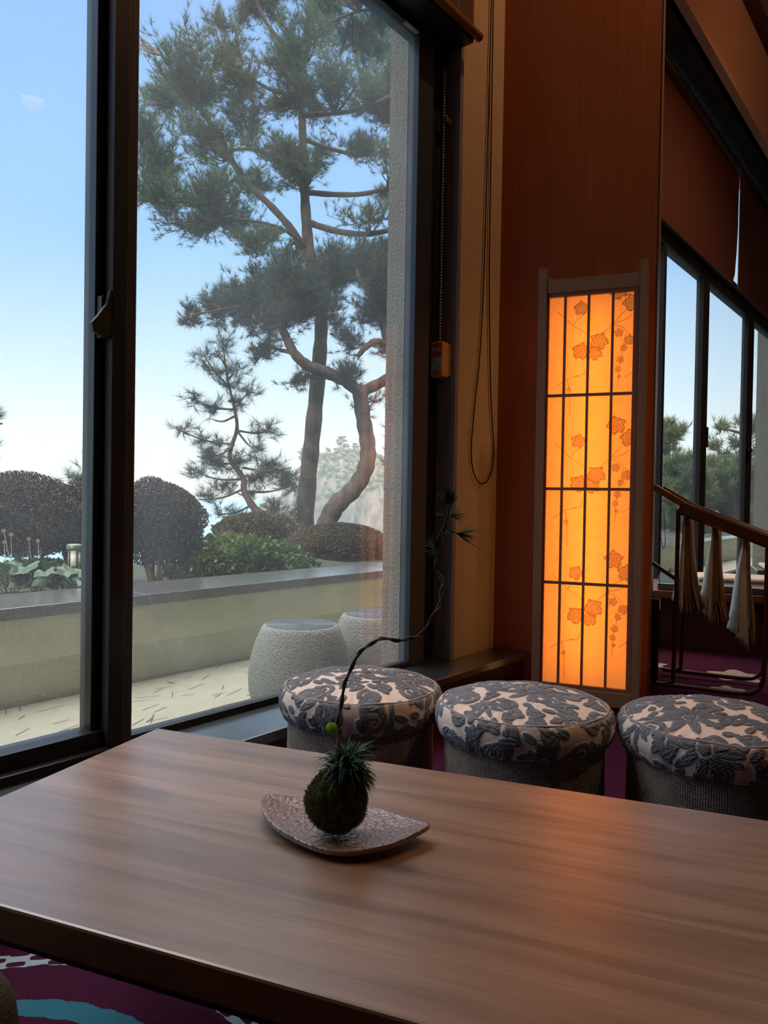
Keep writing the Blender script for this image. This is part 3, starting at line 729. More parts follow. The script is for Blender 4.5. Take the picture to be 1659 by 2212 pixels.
for (x, y), rz, sh, lb in stool_spec:
    st = thing('round_stool', lb, 'stool', (x, y, 0), rz, 'round stools lined up behind the table')
    c = cushion_mesh(st, shift=sh); c.location = (0, 0, SZ)
    ring = [(.2135 * math.cos(a), .2135 * math.sin(a), .002 + .0015 * math.sin(a * 9)) for a in np.linspace(0, 2 * PI, 97)]
    MB().tube(ring, .0032, 6, cap=False).build('piping', MAT['piping'], c)
    MB().lathe([(.19, .02), (.206, .03), (.208, .18), (.206, SZ - .075), (.20, SZ - .04)], 96).build('drum', MAT['weave'], st)
    for k in range(4):
        a = k * PI / 2 + .4
        MB().lathe([(.018, 0), (.022, .03)], 12, (.15 * math.cos(a), .15 * math.sin(a), 0)).build('foot', MAT['foot'], st)

# ================================================================== PLATE, MOSS BALL
po = [(-.189, 1.2307), (-.1937, 1.1987), (-.1765, 1.1522), (-.1455, 1.1112), (-.0925, 1.0681), (-.0513, 1.0525), (-.012, 1.058), (.0219, 1.0721), (.053, 1.098), (.0779, 1.1274), (.056, 1.152), (.0306, 1.1773), (-.0145, 1.2114), (-.0688, 1.2279), (-.1233, 1.2314)]
pc = Vector((-.060, 1.145, 0))
pts = smooth_pts([Vector((x, y, 0)) - pc for x, y in po] + [Vector((po[0][0], po[0][1], 0)) - pc], 8)[:-1]
axis = (Vector((.0779, 1.1274, 0)) - Vector((-.19, 1.21, 0))).normalized()
def plate_z(x, y, t):
    u = x * axis.x + y * axis.y
    return .004 + .50 * u * u + .006 * t ** 3
PV = []; NR = 40; k = len(pts)
for lay in (0, 1):
    for i in range(NR + 1):
        t = i / NR
        for j, p in enumerate(pts):
            x, y = p.x * t, p.y * t
            z = plate_z(x, y, t)
            if lay == 0:   # chiselled brick-like facets
                row = math.floor(y / .0062); fx = (x / .0095 + (row % 2) * .5 + .25 * math.sin(row * 2.3)) % 1; fy = (y / .0062) % 1
                z += .0011 * (min(fx, 1 - fx) * 2 * .6 + fy * .7) + .0065
            PV.append((x, y, z))
PF = []
for lay in (0, 1):
    b = lay * (NR + 1) * k
    for i in range(NR):
        for j in range(k):
            q_ = (b + i * k + j, b + i * k + (j + 1) % k, b + (i + 1) * k + (j + 1) % k, b + (i + 1) * k + j)
            PF.append(q_ if lay == 0 else q_[::-1])
e0, e1 = NR * k, (NR + 1) * k + NR * k
PF += [(e0 + j, e0 + (j + 1) % k, e1 + (j + 1) % k, e1 + j) for j in range(k)]
def plate_mat():
    mt = bpy.data.materials.new('chiselled_red_brown_wood'); mt.use_nodes = True; t = mt.node_tree; p = t.nodes['Principled BSDF']
    c = t.nodes.new('ShaderNodeTexCoord'); n = t.nodes.new('ShaderNodeTexNoise'); n.inputs['Scale'].default_value = 60
    add = t.nodes.new('ShaderNodeVectorMath'); add.operation = 'MULTIPLY_ADD'; add.inputs[1].default_value = (.006, .006, 0)
    t.links.new(c.outputs['Object'], n.inputs['Vector']); t.links.new(n.outputs['Color'], add.inputs[0]); t.links.new(c.outputs['Object'], add.inputs[2])
    mp = t.nodes.new('ShaderNodeMapping'); mp.inputs['Rotation'].default_value = (0, 0, .33); t.links.new(add.outputs[0], mp.inputs[0])
    br = t.nodes.new('ShaderNodeTexBrick'); t.links.new(mp.outputs[0], br.inputs['Vector'])
    br.inputs['Scale'].default_value = 1.; br.inputs['Brick Width'].default_value = .0125; br.inputs['Row Height'].default_value = .0078
    br.inputs['Mortar Size'].default_value = .0009; br.inputs['Mortar Smooth'].default_value = .6
    br.inputs['Color1'].default_value = rgb(.20, .075, .055); br.inputs['Color2'].default_value = rgb(.30, .13, .10); br.inputs['Mortar'].default_value = rgb(.50, .34, .30)
    ge = t.nodes.new('ShaderNodeNewGeometry'); sx = t.nodes.new('ShaderNodeSeparateXYZ'); t.links.new(ge.outputs['True Normal'], sx.inputs[0])
    top = N(t, sx.outputs[2]).f('ABSOLUTE').gt(.62)
    t.links.new(mixc(t, top, rgb(.22, .10, .06), br.outputs['Color']), p.inputs['Base Color']); p.inputs['Roughness'].default_value = .32; p.inputs['Coat Weight'].default_value = 1.; p.inputs['Coat Roughness'].default_value = .15
    b = t.nodes.new('ShaderNodeBump'); b.inputs['Strength'].default_value = 1.; b.inputs['Distance'].default_value = .003
    hh = N(t, br.outputs['Fac']) * 1. + noise(t, 130) * .8
    t.links.new(hh.s, b.inputs['Height']); t.links.new(b.outputs[0], p.inputs['Normal']); t.links.new(b.outputs[0], p.inputs['Coat Normal'])
    return mt
plate_m = plate_mat()
plo = np_obj('wooden_plate', PV, PF, plate_m, smooth=False)
plo.location = (pc.x, pc.y, TZ + .0)
tag(plo, 'leaf shaped wooden plate with chiselled surface under the moss ball', 'plate')

KC = Vector((-.0645, 1.125, TZ + .0625))
kk = thing('moss_ball_plant', 'dark green moss ball with spiky leaves and a long twisted pine branch', 'plant', KC)
def uv_blob(r, n=64, m_=40, amp=.04, seed=0.):
    th = np.linspace(0.001, PI - .001, m_)[:, None]; ph = np.linspace(0, 2 * PI, n, endpoint=False)[None]
    x = np.sin(th) * np.cos(ph); y = np.sin(th) * np.sin(ph); z = np.cos(th) * np.ones_like(ph)
    f_ = 1 + amp * (np.sin(5 * x + 3 * z + seed) * np.cos(4 * y - seed) + .6 * np.sin(11 * x - 7 * y + 5 * z))
    V = np.stack([x * f_, y * f_, z * f_], -1) * r
    idx = np.arange(m_ * n).reshape(m_, n); nxt = np.roll(idx, -1, 1)
    return V.reshape(-1, 3), np.stack([idx[:-1].ravel(), idx[1:].ravel(), nxt[1:].ravel(), nxt[:-1].ravel()], 1)
V, Q = uv_blob(.0455)
MAT['moss'] = mat('moss', rgb(.055, .060, .018), .95, var=(90, .9, (1, 1, 1), rgb(.13, .13, .035)), trans=.15)
ball = np_obj('moss_ball', V, Q, MAT['moss'], kk, smooth=True)
def unit(a): return a / np.maximum(np.linalg.norm(a, axis=-1, keepdims=True), 1e-9)
def spikes(base, dirs, length, width, bend=None):
    """thin triangles from base along dirs; arrays"""
    n = len(base); side = unit(np.cross(dirs, unit(RNG.normal(size=(n, 3))))) * (np.asarray(width).reshape(-1, 1) if hasattr(width, '__len__') else width) * .5
    tip = base + dirs * np.asarray(length).reshape(-1, 1)
    if bend is not None: tip = tip + bend
    V = np.stack([base - side, base + side, tip], 1).reshape(-1, 3)
    return V, np.arange(3 * n).reshape(n, 3)
nm = 14000
d = unit(RNG.normal(size=(nm, 3))); ff = 1 + .04 * (np.sin(5 * d[:, 0] + 3 * d[:, 2]) * np.cos(4 * d[:, 1]) + .6 * np.sin(11 * d[:, 0] - 7 * d[:, 1] + 5 * d[:, 2]))
V, T = spikes(d * ff[:, None] * .0445, unit(d + RNG.normal(size=(nm, 3)) * .7), RNG.uniform(.003, .0085, nm), .0015)
np_obj('moss_fuzz', V, T, MAT['moss'], ball)
# curved blade leaves as strips
def blades(specs, seg=6):
    V = []; F = []
    for b, d0, L, w, droop in specs:
        b = Vector(b); d0 = Vector(d0).normalized(); side = d0.cross(Vector((0, 0, 1)))
        side = side.normalized() if side.length > 1e-3 else Vector((1, 0, 0))
        st = len(V); p = b.copy(); dd = d0.copy()
        for i in range(seg + 1):
            t = i / seg; ww = w * math.sin(PI * min(max(t * .9 + .1, 0), 1)) ** .6 * (1 - t ** 4) + w * .04
            fold = dd.cross(side) * (ww * .22)
            V += [p - side * ww / 2 - fold * -1, p - fold * 0, p + side * ww / 2 - fold * -1]
            p = p + dd * (L / seg); dd = (dd + Vector((0, 0, -droop / seg))).normalized()
        for i in range(seg):
            a = st + i * 3
            F += [(a, a + 1, a + 4, a + 3), (a + 1, a + 2, a + 5, a + 4)]
    return V, F
sp_ = []
for i in range(230):
    a = rnd.random() * 2 * PI; el = rnd.uniform(-.1, 1.3); rr = rnd.uniform(0, .016)
    b = Vector((.010 + rr * math.cos(a) + .004, rr * math.sin(a), .036 + rnd.uniform(0, .030)))
    sp_.append((b, (math.cos(a) * math.cos(el), math.sin(a) * math.cos(el), math.sin(el)), rnd.uniform(.026, .052), rnd.uniform(.0034, .0052), rnd.uniform(.6, 2.0)))
for i in range(60):
    a = rnd.uniform(-.9, .6); b = Vector((.028, rnd.uniform(-.015, .01), .036 + rnd.uniform(-.005, .012)))
    sp_.append((b, (math.cos(a), math.sin(a), rnd.uniform(0, .8)), rnd.uniform(.03, .046), .0032, rnd.uniform(1.8, 2.8)))
V, F = blades(sp_)
np_obj('spiky_leaves', [tuple(v) for v in V], F, mat('dark_glossy_leaf', rgb(.014, .05, .020), .5, spec=.2, var=(60, .6, (1, 1, 1), rgb(.03, .08, .03))), kk)
# main twisted branch
Yb = 1.125
bp = [(737, 1640), (731, 1600), (731, 1560), (738, 1510), (748, 1470), (764, 1430), (788, 1400), (812, 1384), (840, 1380), (870, 1383), (900, 1375), (925, 1350), (942, 1318), (953, 1290), (955, 1262), (946, 1232), (940, 1205), (938, 1182), (947, 1160), (960, 1135), (968, 1110), (969, 1090)]
bpts = smooth_pts([at(x, y, Yb + .02 * math.sin(i * .5)) - KC for i, (x, y) in enumerate(bp)], 6)
barkm = mat('small_branch_bark', rgb(.10, .06, .05), .7, var=(120, .7, (1, 1, 1), rgb(.05, .03, .03)), bump=(300, .8, (1, 1, 1)))
r_ = [.0024 - .0010 * i / len(bpts) for i in range(len(bpts))]
MB().tube(bpts, r_, 7).build('branch', barkm, kk)
tw = []
for i, p in enumerate(bpts[:int(len(bpts) * .82)]):
    dd = (bpts[min(i + 1, len(bpts) - 1)] - bpts[max(i - 1, 0)]).normalized(); x_ = dd.cross(Vector((0, 1, .1))).normalized(); y_ = dd.cross(x_)
    a = i * .55; tw.append(p + (x_ * math.cos(a) + y_ * math.sin(a)) * .0032)
MB().tube(tw, .0013, 6).build('wire', mat('dark_wire', rgb(.06, .04, .035), .5), kk)
def px_needles(x, y, n, L, dirs, spread):
    b = at(x, y, Yb) - KC; S = []
    for i in range(n):
        dx, dz = dirs; v = Vector((dx + rnd.gauss(0, spread), rnd.gauss(0, spread), dz + rnd.gauss(0, spread))).normalized()
        S.append((b + v * .001, v, L * rnd.uniform(.7, 1.15), .0026, rnd.uniform(-.2, .5)))
    return S
ns = px_needles(969, 1095, 60, .030, (0, 1), .35) + px_needles(972, 1112, 22, .026, (1, .0), .45) + px_needles(966, 1112, 8, .02, (-1, .2), .3)
ns += px_needles(985, 1152, 34, .040, (1, -.1), .33) + px_needles(945, 1185, 26, .026, (-.5, .8), .5) + px_needles(958, 1150, 12, .02, (.6, .4), .6)
V, F = blades(ns, 4)
np_obj('needles', [tuple(v) for v in V], F, mat('dark_needles', rgb(.035, .075, .03), .8, spec=.15), kk)
MB().tube([at(966, 1140, Yb) - KC, at(975, 1148, Yb) - KC, at(988, 1152, Yb) - KC], [.0012, .001, .0008], 6).build('side_twig', barkm, kk)
# round lime leaf
st_ = smooth_pts([at(728, 1640, Yb) - KC, at(727, 1620, Yb) - KC, at(731, 1598, Yb) - KC, at(727, 1580, Yb) - KC], 4)
MB().tube(st_, .0011, 6).build('leaf_stalk', mat('pale_green_stalk', rgb(.16, .2, .07), .5), kk)
lc = at(716, 1573, Yb) - KC
lf = MB(); n_ = 28; vs = [tuple(lc)]
for j in range(n_):
    a = 2 * PI * j / n_; rr = .0088 * (1 - .25 * math.exp(-((a - 5.6) / .22) ** 2)); vs.append(tuple(lc + Vector((rr * math.cos(a) * 1.05, .004 * math.sin(a), rr * math.sin(a) * .9))))
lf.add(vs, [(0, 1 + j, 1 + (j + 1) % n_) for j in range(n_)], True)
lo = lf.build('round_leaf', mat('lime_leaf', rgb(.30, .55, .02), .4, trans=.5), kk); lo.modifiers.new('t', 'SOLIDIFY').thickness = .0006

# ================================================================== SEAT CORNER lower left
sc_ = MB(); sc_.box(-.23, .2, -.25, .19, 0, .46)
so_ = sc_.build('upholstered_seat', mat('khaki_fabric', rgb(.055, .040, .030), .9, bump=(300, .4, (1, 1, 1))), loc=(-.610, .690, .0), rotz=ANG_R, bevel=.07)
so_.modifiers['bevel'].segments = 6
for p in so_.data.polygons: p.use_smooth = True
tag(so_, 'khaki upholstered seat corner at the lower left of the table', 'seat')

# ================================================================== NEWSPAPER RACK
RK = Vector((1.4445, 3.8097, 0)); ANG_K = math.atan2(RV.y, RV.x)
rk = thing('newspaper_rack', 'brown tubular newspaper rack with a sloping lacquered rail beside the pillar', 'rack', RK, ANG_K)
def loop(y):
    return smooth_pts([(.065, y, .93), (.063, y, .46), (.058, y, .10), (.05, y, .045), (.0, y, .03), (-.04, y, .03)], 5), \
           smooth_pts([(-.04, y, .03), (.15, y, .03), (.36, y, .03), (.43, y, .045), (.462, y, .09), (.470, y, .17), (.472, y, .49), (.474, y, .75)], 6)
for y in (0, .36):
    a, b = loop(y)
    MB().tube(a, .0105, 10).build('tube_leg', MAT['tube'], rk); MB().tube(b, .0115, 10).build('tube_leg', MAT['tube'], rk)
    def rz(x): return .942 - .155 * (x - .07) / .4
    MB().bar((-.058, y, rz(-.058) + .055), (.10, y, rz(.10) + .02), .03, .032).build('rail_end', mat('lit_orange_lacquered_wood', rgb(.22, .08, .02), .3, coat=.4), rk, bevel=.004)  # orange light on the rail end put into its wood colour
    MB().bar((.07, y, .942), (.70, y, rz(.70)), .05, .068).build('rail', MAT['bronze'], rk, bevel=.012)
MB().tube([(.02, 0, .6), (-.01, .36, .6)], .009, 8).build('cross_tube', MAT['tube'], rk)
lowb = MB(); lowb.bar((-.06, .0, .655), (.075, .0, .565), .02, .018); lowb.build('lower_bar', MAT['bronze'], rk)
MB().box(-.05, -.015, -.03, .0, .05, .47).build('bracket', mat('dark_red_bracket', rgb(.04, .015, .015), .3, .5), rk, bevel=.004)
MB().tube(smooth_pts([(-.010, -.03, .93), (-.018, -.03, .85), (-.004, -.03, .735), (.008, -.03, .76), (.004, -.03, .86), (-.002, -.03, .93)], 4), .0015, 5).build('string_loop', MAT['cord'], rk)
newsm = mat('newsprint', rgb(.82, .82, .82), .9, var=(70, .7, (1, 1, 1), rgb(.50, .52, .55)))
newse = mat('brown_newsprint', rgb(.40, .26, .16), .9, var=(300, .8, (1, 1, 1), rgb(.12, .06, .04)))  # browner than the pale sheets
def newspaper(x0, ztop, zbot, lean, lb, wide, seed, pale):
    r2 = random.Random(seed)
    t_ = thing('hanging_newspaper', lb, 'newspaper', RK, ANG_K, 'newspapers on the rack')
    MB().tube([(x0, .0, ztop + .012), (x0, .39, ztop + .012)], .010, 8).build('holder_stick', MAT['bronze'], t_)
    nsh = 12; seg = 14
    for k in range(nsh):
        f_ = k / (nsh - 1) - .5
        L = (ztop - zbot) * (1 - .04 * r2.random() - (.16 * (.5 - (k + .5) / nsh) if k < pale else .03 * k / nsh))
        flare = r2.uniform(-.012, .02) * (k >= pale) + (-.03 if k == 0 else 0)
        vs = []
        y0, y1 = .012 + r2.uniform(0, .008), .33 - r2.uniform(0, .02)
        for i in range(seg + 1):
            t = i / seg
            x = x0 + f_ * (.016 + wide * t ** .9) + lean * t + flare * max(0, t - .72) / .28 * (1 + 1.5 * f_)
            z = ztop - L * t; bow = .008 * math.sin(PI * min(1, t * 1.1)) if k < pale else .004 * math.sin(t * 8 + k)
            vs += [(x - bow * .6 - (.055 * t ** .7 if k < pale else .015 * t), y1, z), (x - bow, (y0 + y1) / 2, z), (x, y0 - .006 * t * (k % 3), z - .015 * t)]
        fs = []
        for i in range(seg):
            a = i * 3; fs += [(a, a + 1, a + 4, a + 3), (a + 1, a + 2, a + 5, a + 4)]
        o = MB().add(vs, fs, True).build('sheet', newsm if k < pale else newse, t_)
        s2 = o.modifiers.new('t', 'SOLIDIFY'); s2.thickness = .0045; s2.offset = 0
newspaper(.100, .915, .385, .012, 'folded newspaper hanging from the rack, leftmost of the three', .070, 1, 4)
newspaper(.235, .850, .345, .010, 'folded newspaper hanging from the rack, middle of the three', .066, 2, 4)
newspaper(.375, .790, .255, .012, 'longest newspaper hanging from the rack, rightmost of the three', .060, 3, 8)

# ================================================================== LOW BENCH beyond
BT = Vector((1.805, 4.86, 0))
bn = thing('low_bench', 'long low bench with pale reflecting stone top by the far windows', 'bench', BT, math.atan2(-.3199, .4867) * 0 + ANG_R)
MB().box(0, 3.2, 0, .75, .40, .44).build('seat_slab', mat('dark_stone_seat', rgb(.08, .09, .11), .2, spec=1., coat=1., var=(80, .4, (1, 1, 1), rgb(.08, .085, .09))), bn, bevel=.004)
MB().box(-.05, 3.25, -.02, .77, .345, .395).build('apron', mat('red_brown_apron', rgb(.16, .06, .03), .4), bn, bevel=.006)
MB().box(.02, 3.1, .05, .70, 0, .345).build('plinth', MAT['teak_dark'], bn)
padm = mat('yellow_flower_brocade', rgb(.60, .36, .20), .8, var=(28, .9, (1, 1, 1), rgb(.55, .52, .50)), bump=(60, .5, (1, 1, 1)))
for (x, y, l, w_, lb) in ((.26, .30, 1.0, .38, 'flower patterned seat pad lying on the low bench behind the newspapers'), (.75, 1.15, .9, .4, 'flower patterned seat pad farther back at the right window')):
    p_ = BT + LV * x - FV * y
    zz = .44 if y < 1 else .47
    pad = MB().box(0, l, 0, w_, 0, .03).build('seat_pad', padm, loc=(p_.x, p_.y, zz), rotz=ANG_R, bevel=.012)
    tag(pad, lb, 'seat pad', 'seat pads on the far benches')
p_ = BT + LV * .7 - FV * 1.1
tag(MB().box(0, 2.2, 0, .5, 0, .47).build('window_bench', MAT['ledge'], loc=(p_.x, p_.y, 0), rotz=ANG_R, bevel=.005), 'dark bench behind the low bench carrying the back seat pad', 'bench')

# ================================================================== TERRACE
terr = mat('cream_concrete', rgb(.27, .262, .20), .9, var=(9, .5, (1, 1, 1), rgb(.22, .21, .155)), bump=(40, .3, (1, 1, 1)))
para = mat('cream_render', rgb(.60, .61, .45), .9, var=(5, .5, (1, 1, 1), rgb(.52, .52, .37)), bump=(70, .25, (1, 1, 1)))
struct(B(-9, 22, -1.40, -.10, -.25, 0).build('terrace_floor', terr, frame='W'), 'cream concrete terrace floor outside the window', 'floor')
pw = sempty('parapet_wall', 'low cream parapet wall of the terrace', 'wall')
B(-9, 22, -1.80, -1.432, -.3, .19).build('lower_wall', para, pw)
B(-9, 22, -1.80, -1.40, .19, .40).build('upper_wall', para, pw, bevel=.004)
capm = mat('dark_granite_coping', rgb(.085, .08, .08), .20, spec=1., coat=1., coat_rough=.22, var=(220, .8, (1, 1, 1), rgb(.15, .145, .145)), bump=(120, .15, (1, 1, 1)))
x = -9.
while x < 22:
    B(x, x + 1.196, -1.85, -1.385, .392, .448).build('coping_stone', capm, pw, bevel=.003); x += 1.2
B(-9, 22, -1.90, -1.862, .36, .445).build('planter_edge', MAT['rubber'], pw)
struct(B(8.85, 9.5, -.30, -.12, 0, 6).build('wall_terrace_pillar', MAT['stucco'], frame='W'), 'grey concrete pillar outside at the far right window', 'pillar')
# fallen pine needles
vs = []; fs = []
for i in range(240):
    if i < 200: s_ = rnd.uniform(-1.5, 2.8); o_ = -rnd.uniform(.15, 1.35) ** 1.0; z = .002
    else: s_ = rnd.uniform(-1, 3.5); o_ = -rnd.uniform(1.42, 1.83); z = .450
    a = rnd.gauss(.3, .5); L = rnd.uniform(.05, .13)
    p0 = wpos(s_, o_, z); p1 = p0 + Vector((math.cos(a + ANG_W), math.sin(a + ANG_W), .02)) * L
    sd_ = Vector((-math.sin(a + ANG_W), math.cos(a + ANG_W), 0)) * .0019; b = len(vs)
    vs += [p0 - sd_, p0 + sd_, p1 + sd_, p1 - sd_]; fs.append((b, b + 1, b + 2, b + 3))
lo = np_obj('fallen_needles', [tuple(v) for v in vs], fs, mat('dry_needles', rgb(.06, .035, .02), .9))
tag(lo, 'dry pine needles scattered over the terrace and coping', 'needles', kind='stuff')
# stone stools
stone = mat('speckled_stone', rgb(.27, .27, .23), .9, var=(170, .8, (1, 1, 1), rgb(.13, .13, .11)), bump=(110, 1.0, (1, 1, 1)))
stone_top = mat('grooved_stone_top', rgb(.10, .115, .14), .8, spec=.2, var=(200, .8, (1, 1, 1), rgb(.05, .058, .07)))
for (x, y), lb in (((-.375, 3.40), 'speckled stone garden stool nearer the window, left of the pair'), ((-.03, 3.76), 'speckled stone garden stool partly behind the stucco edge')):
    t_ = thing('stone_stool', lb, 'stool', (x, y, 0), 0, 'stone stools on the terrace')
    MB().lathe([(.19, 0), (.215, .02), (.232, .08), (.236, .15), (.226, .23), (.205, .30), (.183, .355), (.172, .372), (.162, .376)], 64).build('body', stone, t_)
    pr = [(.160, .372)]
    for i in range(14): r = .158 - i * .011; pr += [(r, .379), (r - .004, .379), (r - .006, .3755), (r - .009, .3755)]
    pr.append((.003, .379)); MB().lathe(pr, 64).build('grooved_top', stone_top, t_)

# ================================================================== GARDEN, SEA, ISLAND
gp = [(1.86, .36), (3.0, .36), (4.2, .22), (6, -.6), (10, -3), (16, -8), (26, -14)]
gxs = np.linspace(-22, 34, 90); gys = np.array([1.86, 2.3, 2.8, 3.4, 4, 5, 6, 8, 10, 13, 16, 20, 26])
gz_ = np.interp(gys, [a for a, b in gp], [b for a, b in gp])
V = []
for j, gy in enumerate(gys):
    for gx_ in gxs:
        V.append((gx_, gy, gz_[j] + (.03 + .04 * j) * math.sin(gx_ * 1.7 + j) * .6))
i_ = np.arange(len(V)).reshape(len(gys), len(gxs))
Q = np.stack([i_[:-1, :-1].ravel(), i_[:-1, 1:].ravel(), i_[1:, 1:].ravel(), i_[1:, :-1].ravel()], 1)
gr = np_obj('garden_ground', V, Q, MAT['soil'], smooth=True); gr.location = PW; gr.rotation_euler = (0, 0, ANG_W)
struct(gr, 'sloping garden ground behind the parapet', 'ground')
seam = bpy.data.materials.new('sea_water'); seam.use_nodes = True; t = seam.node_tree; p = t.nodes['Principled BSDF']
p.inputs['Base Color'].default_value = rgb(.12, .30, .40); p.inputs['Roughness'].default_value = .25
nn_ = noise(t, .12, (1, 2.5, 1), 8); b = t.nodes.new('ShaderNodeBump'); b.inputs['Strength'].default_value = .6; b.inputs['Distance'].default_value = 1.2
t.links.new(nn_.s, b.inputs['Height']); t.links.new(b.outputs[0], p.inputs['Normal'])
cc = mixc(t, ramp01(noise(t, .05, (1, 4, 1), 8), .60, .70), rgb(.12, .30, .40), rgb(.6, .72, .76)); t.links.new(cc, p.inputs['Base Color'])
se = MB().box(-9000, 9000, 12, 12000, -16, -12).build('sea', seam); tag(se, 'pale blue sea behind the garden', 'sea', kind='stuff')

def island():
    t_ = thing('rocky_island', 'hazy wooded headland with pale cliffs across the water', 'island', (10, 300, -12))
    sil = [(535, 1128), (560, 1108), (590, 1090), (620, 1072), (640, 1045), (650, 1022), (680, 1008), (700, 990), (720, 985), (770, 982), (800, 990), (850, 998), (900, 1010), (960, 1030), (1040, 1075), (1120, 1140)]
    xs = np.array([at(a, b, 300).x for a, b in sil]); hs = np.array([at(a, b, 300).z + 12 for a, b in sil])
    nx_, ny_ = 150, 46
    X = np.linspace(xs[0], xs[-1], nx_); Y = np.linspace(-26, 40, ny_)
    V = np.zeros((ny_, nx_, 3))
    for j, yy in enumerate(Y):
        env = np.clip((yy + 26) / 15, 0, 1) ** .45 * np.clip((40 - yy) / 30, 0, 1) ** .5
        h = np.interp(X, xs, hs) * env
        nz_ = (np.sin(X * .9 + yy * .3) + np.sin(X * .37 - yy * .5 + 2) + .7 * np.sin(X * 2.1 + yy * 1.3)) * .55
        V[j, :, 0] = X - 10 + np.sin(yy * .4 + X * .2) * .8; V[j, :, 1] = yy + 1.8 * np.sin(X * .45) + 1.0 * np.sin(X * 1.3 + 1); V[j, :, 2] = np.maximum(h + nz_ * (h > 1), -.5)
    idx = np.arange(nx_ * ny_).reshape(ny_, nx_)
    Q = np.stack([idx[:-1, :-1].ravel(), idx[:-1, 1:].ravel(), idx[1:, 1:].ravel(), idx[1:, :-1].ravel()], 1)
    rock = mat('pale_cliff_rock', rgb(.26, .21, .16), .95, var=(.35, 1., (1, 1, .5), rgb(.05, .07, .035)), bump=(.8, 1, (1, 1, 1)))
    np_obj('cliff', V.reshape(-1, 3), Q, rock, t_, smooth=True)
    # tree cover
    n_ = 2200; k_ = 0; VV = []; QQ = []; base = 0
    bv, bq = uv_blob(1., 9, 6, .12)
    while k_ < n_:
        i = RNG.integers(0, nx_); j = RNG.integers(2, ny_ - 6); p = V[j, i]
        if p[2] < 9 + 3 * math.sin(p[0] * .35) and RNG.random() < .75: k_ += 1; continue
        s_ = RNG.uniform(.5, 1.7) * RNG.uniform(.6, 1.1, 3); VV.append(bv * s_ + p + np.array([0, 0, .3])); QQ.append(bq + base); base += len(bv); k_ += 1
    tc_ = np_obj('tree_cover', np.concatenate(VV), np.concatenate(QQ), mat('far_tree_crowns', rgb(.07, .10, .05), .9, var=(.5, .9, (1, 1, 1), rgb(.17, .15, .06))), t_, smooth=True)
    tc_['kind'] = 'stuff'
    return V
IV = island()
def far_pine(px, py, h, lb):
    b = at(px, py, 300); t_ = thing('far_pine', lb, 'tree', b, 0, 'pines on the island ridge')
    MB().tube([(0, 0, -2), (.2, 0, h * .45), (.5, 0, h * .8)], [.3, .22, .1], 5).build('trunk', MAT['bark_red'], t_)
    VV = []; QQ = []; base = 0
    for i in range(26):
        tt = rnd.uniform(.35, 1); a = rnd.random() * 6.28; r = (1.15 - tt) * h * .42 * rnd.random() ** .5
        bv, bq = uv_blob(1., 9, 6, .15, i)
        VV.append(bv * np.array([rnd.uniform(.8, 1.5), 1., .5]) * h * .11 + np.array([r * math.cos(a) + .3, r * math.sin(a), h * tt])); QQ.append(bq + base); base += len(bv)
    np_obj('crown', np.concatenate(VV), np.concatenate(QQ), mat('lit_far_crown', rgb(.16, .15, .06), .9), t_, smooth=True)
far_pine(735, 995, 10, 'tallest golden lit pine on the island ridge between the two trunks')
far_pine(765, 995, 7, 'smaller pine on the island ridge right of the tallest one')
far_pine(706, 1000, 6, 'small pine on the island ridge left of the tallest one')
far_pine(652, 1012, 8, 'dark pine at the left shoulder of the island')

# ---- plants
def bush(name, lb, c, rad, n, leaf, m, group=None, stems=5, ground=.36, flat=.0, cat='shrub', shell=.55, elong=1.6, noise_=.06, seed=1):
    r_ = np.random.default_rng(seed)
    t_ = thing(name, lb, cat, (c.x, c.y, ground), 0, group); cz = c.z - ground
    d = unit(r_.normal(size=(n, 3))); d[:, 2] = np.where(d[:, 2] < -.35, -d[:, 2], d[:, 2]) if flat else d[:, 2]
    f_ = 1 + noise_ * (np.sin(4 * d[:, 0] + seed) * np.cos(5 * d[:, 1]) + .6 * np.sin(9 * d[:, 2] + 7 * d[:, 0]))
    rr = 1 - shell * r_.random(n) ** 1.6
    p = d * (f_ * rr)[:, None] * np.array(rad) + np.array([0, 0, cz])
    ld = unit(d * .8 + r_.normal(size=(n, 3)) * .8); L = leaf * r_.uniform(.6, 1.3, n)
    sd_ = unit(np.cross(ld, r_.normal(size=(n, 3)))) * (L / elong * .5)[:, None]; tip = ld * L[:, None]
    V = np.stack([p, p + tip * .45 + sd_, p + tip, p + tip * .45 - sd_], 1).reshape(-1, 3)
    np_obj('foliage', V, np.arange(4 * n).reshape(n, 4), m, t_)
    for k in range(stems):
        a = r_.random() * 6.28; e = Vector((math.cos(a) * rad[0] * .6 * r_.random(), math.sin(a) * rad[1] * .6, cz + rad[2] * .1))
        b0 = Vector((r_.normal() * .06, r_.normal() * .06, -.1))
        mid = (b0 + e) * .5 + Vector((r_.normal() * .06, r_.normal() * .06, 0))
        MB().tube(smooth_pts([b0, mid, e], 5), [.018 - .0012 * i for i in range(11)], 6).build('stem', MAT['twig'], t_)
    return t_
def pr(px, Y): return px * Y / FPX
def dome(name, lb, x, y, Y, rx, ry, **kw):
    c = at(x, y, Y); return bush(name, lb, c, (pr(rx, Y), pr(rx, Y) * kw.pop('deep', .8), pr(ry, Y)), **kw)
G1 = 'clipped brown shrubs behind the parapet'
dome('clipped_shrub', 'dark brown clipped round shrub at the far left', 45, 1112, 5.0, 150, 88, n=60000, leaf=.017, m=MAT['leaf_brown'], group=G1, seed=1)
dome('clipped_shrub', 'dark brown clipped round shrub just left of the thick window mullion', 190, 1122, 5.2, 105, 82, n=44000, leaf=.017, m=MAT['leaf_brown'], group=G1, seed=2)
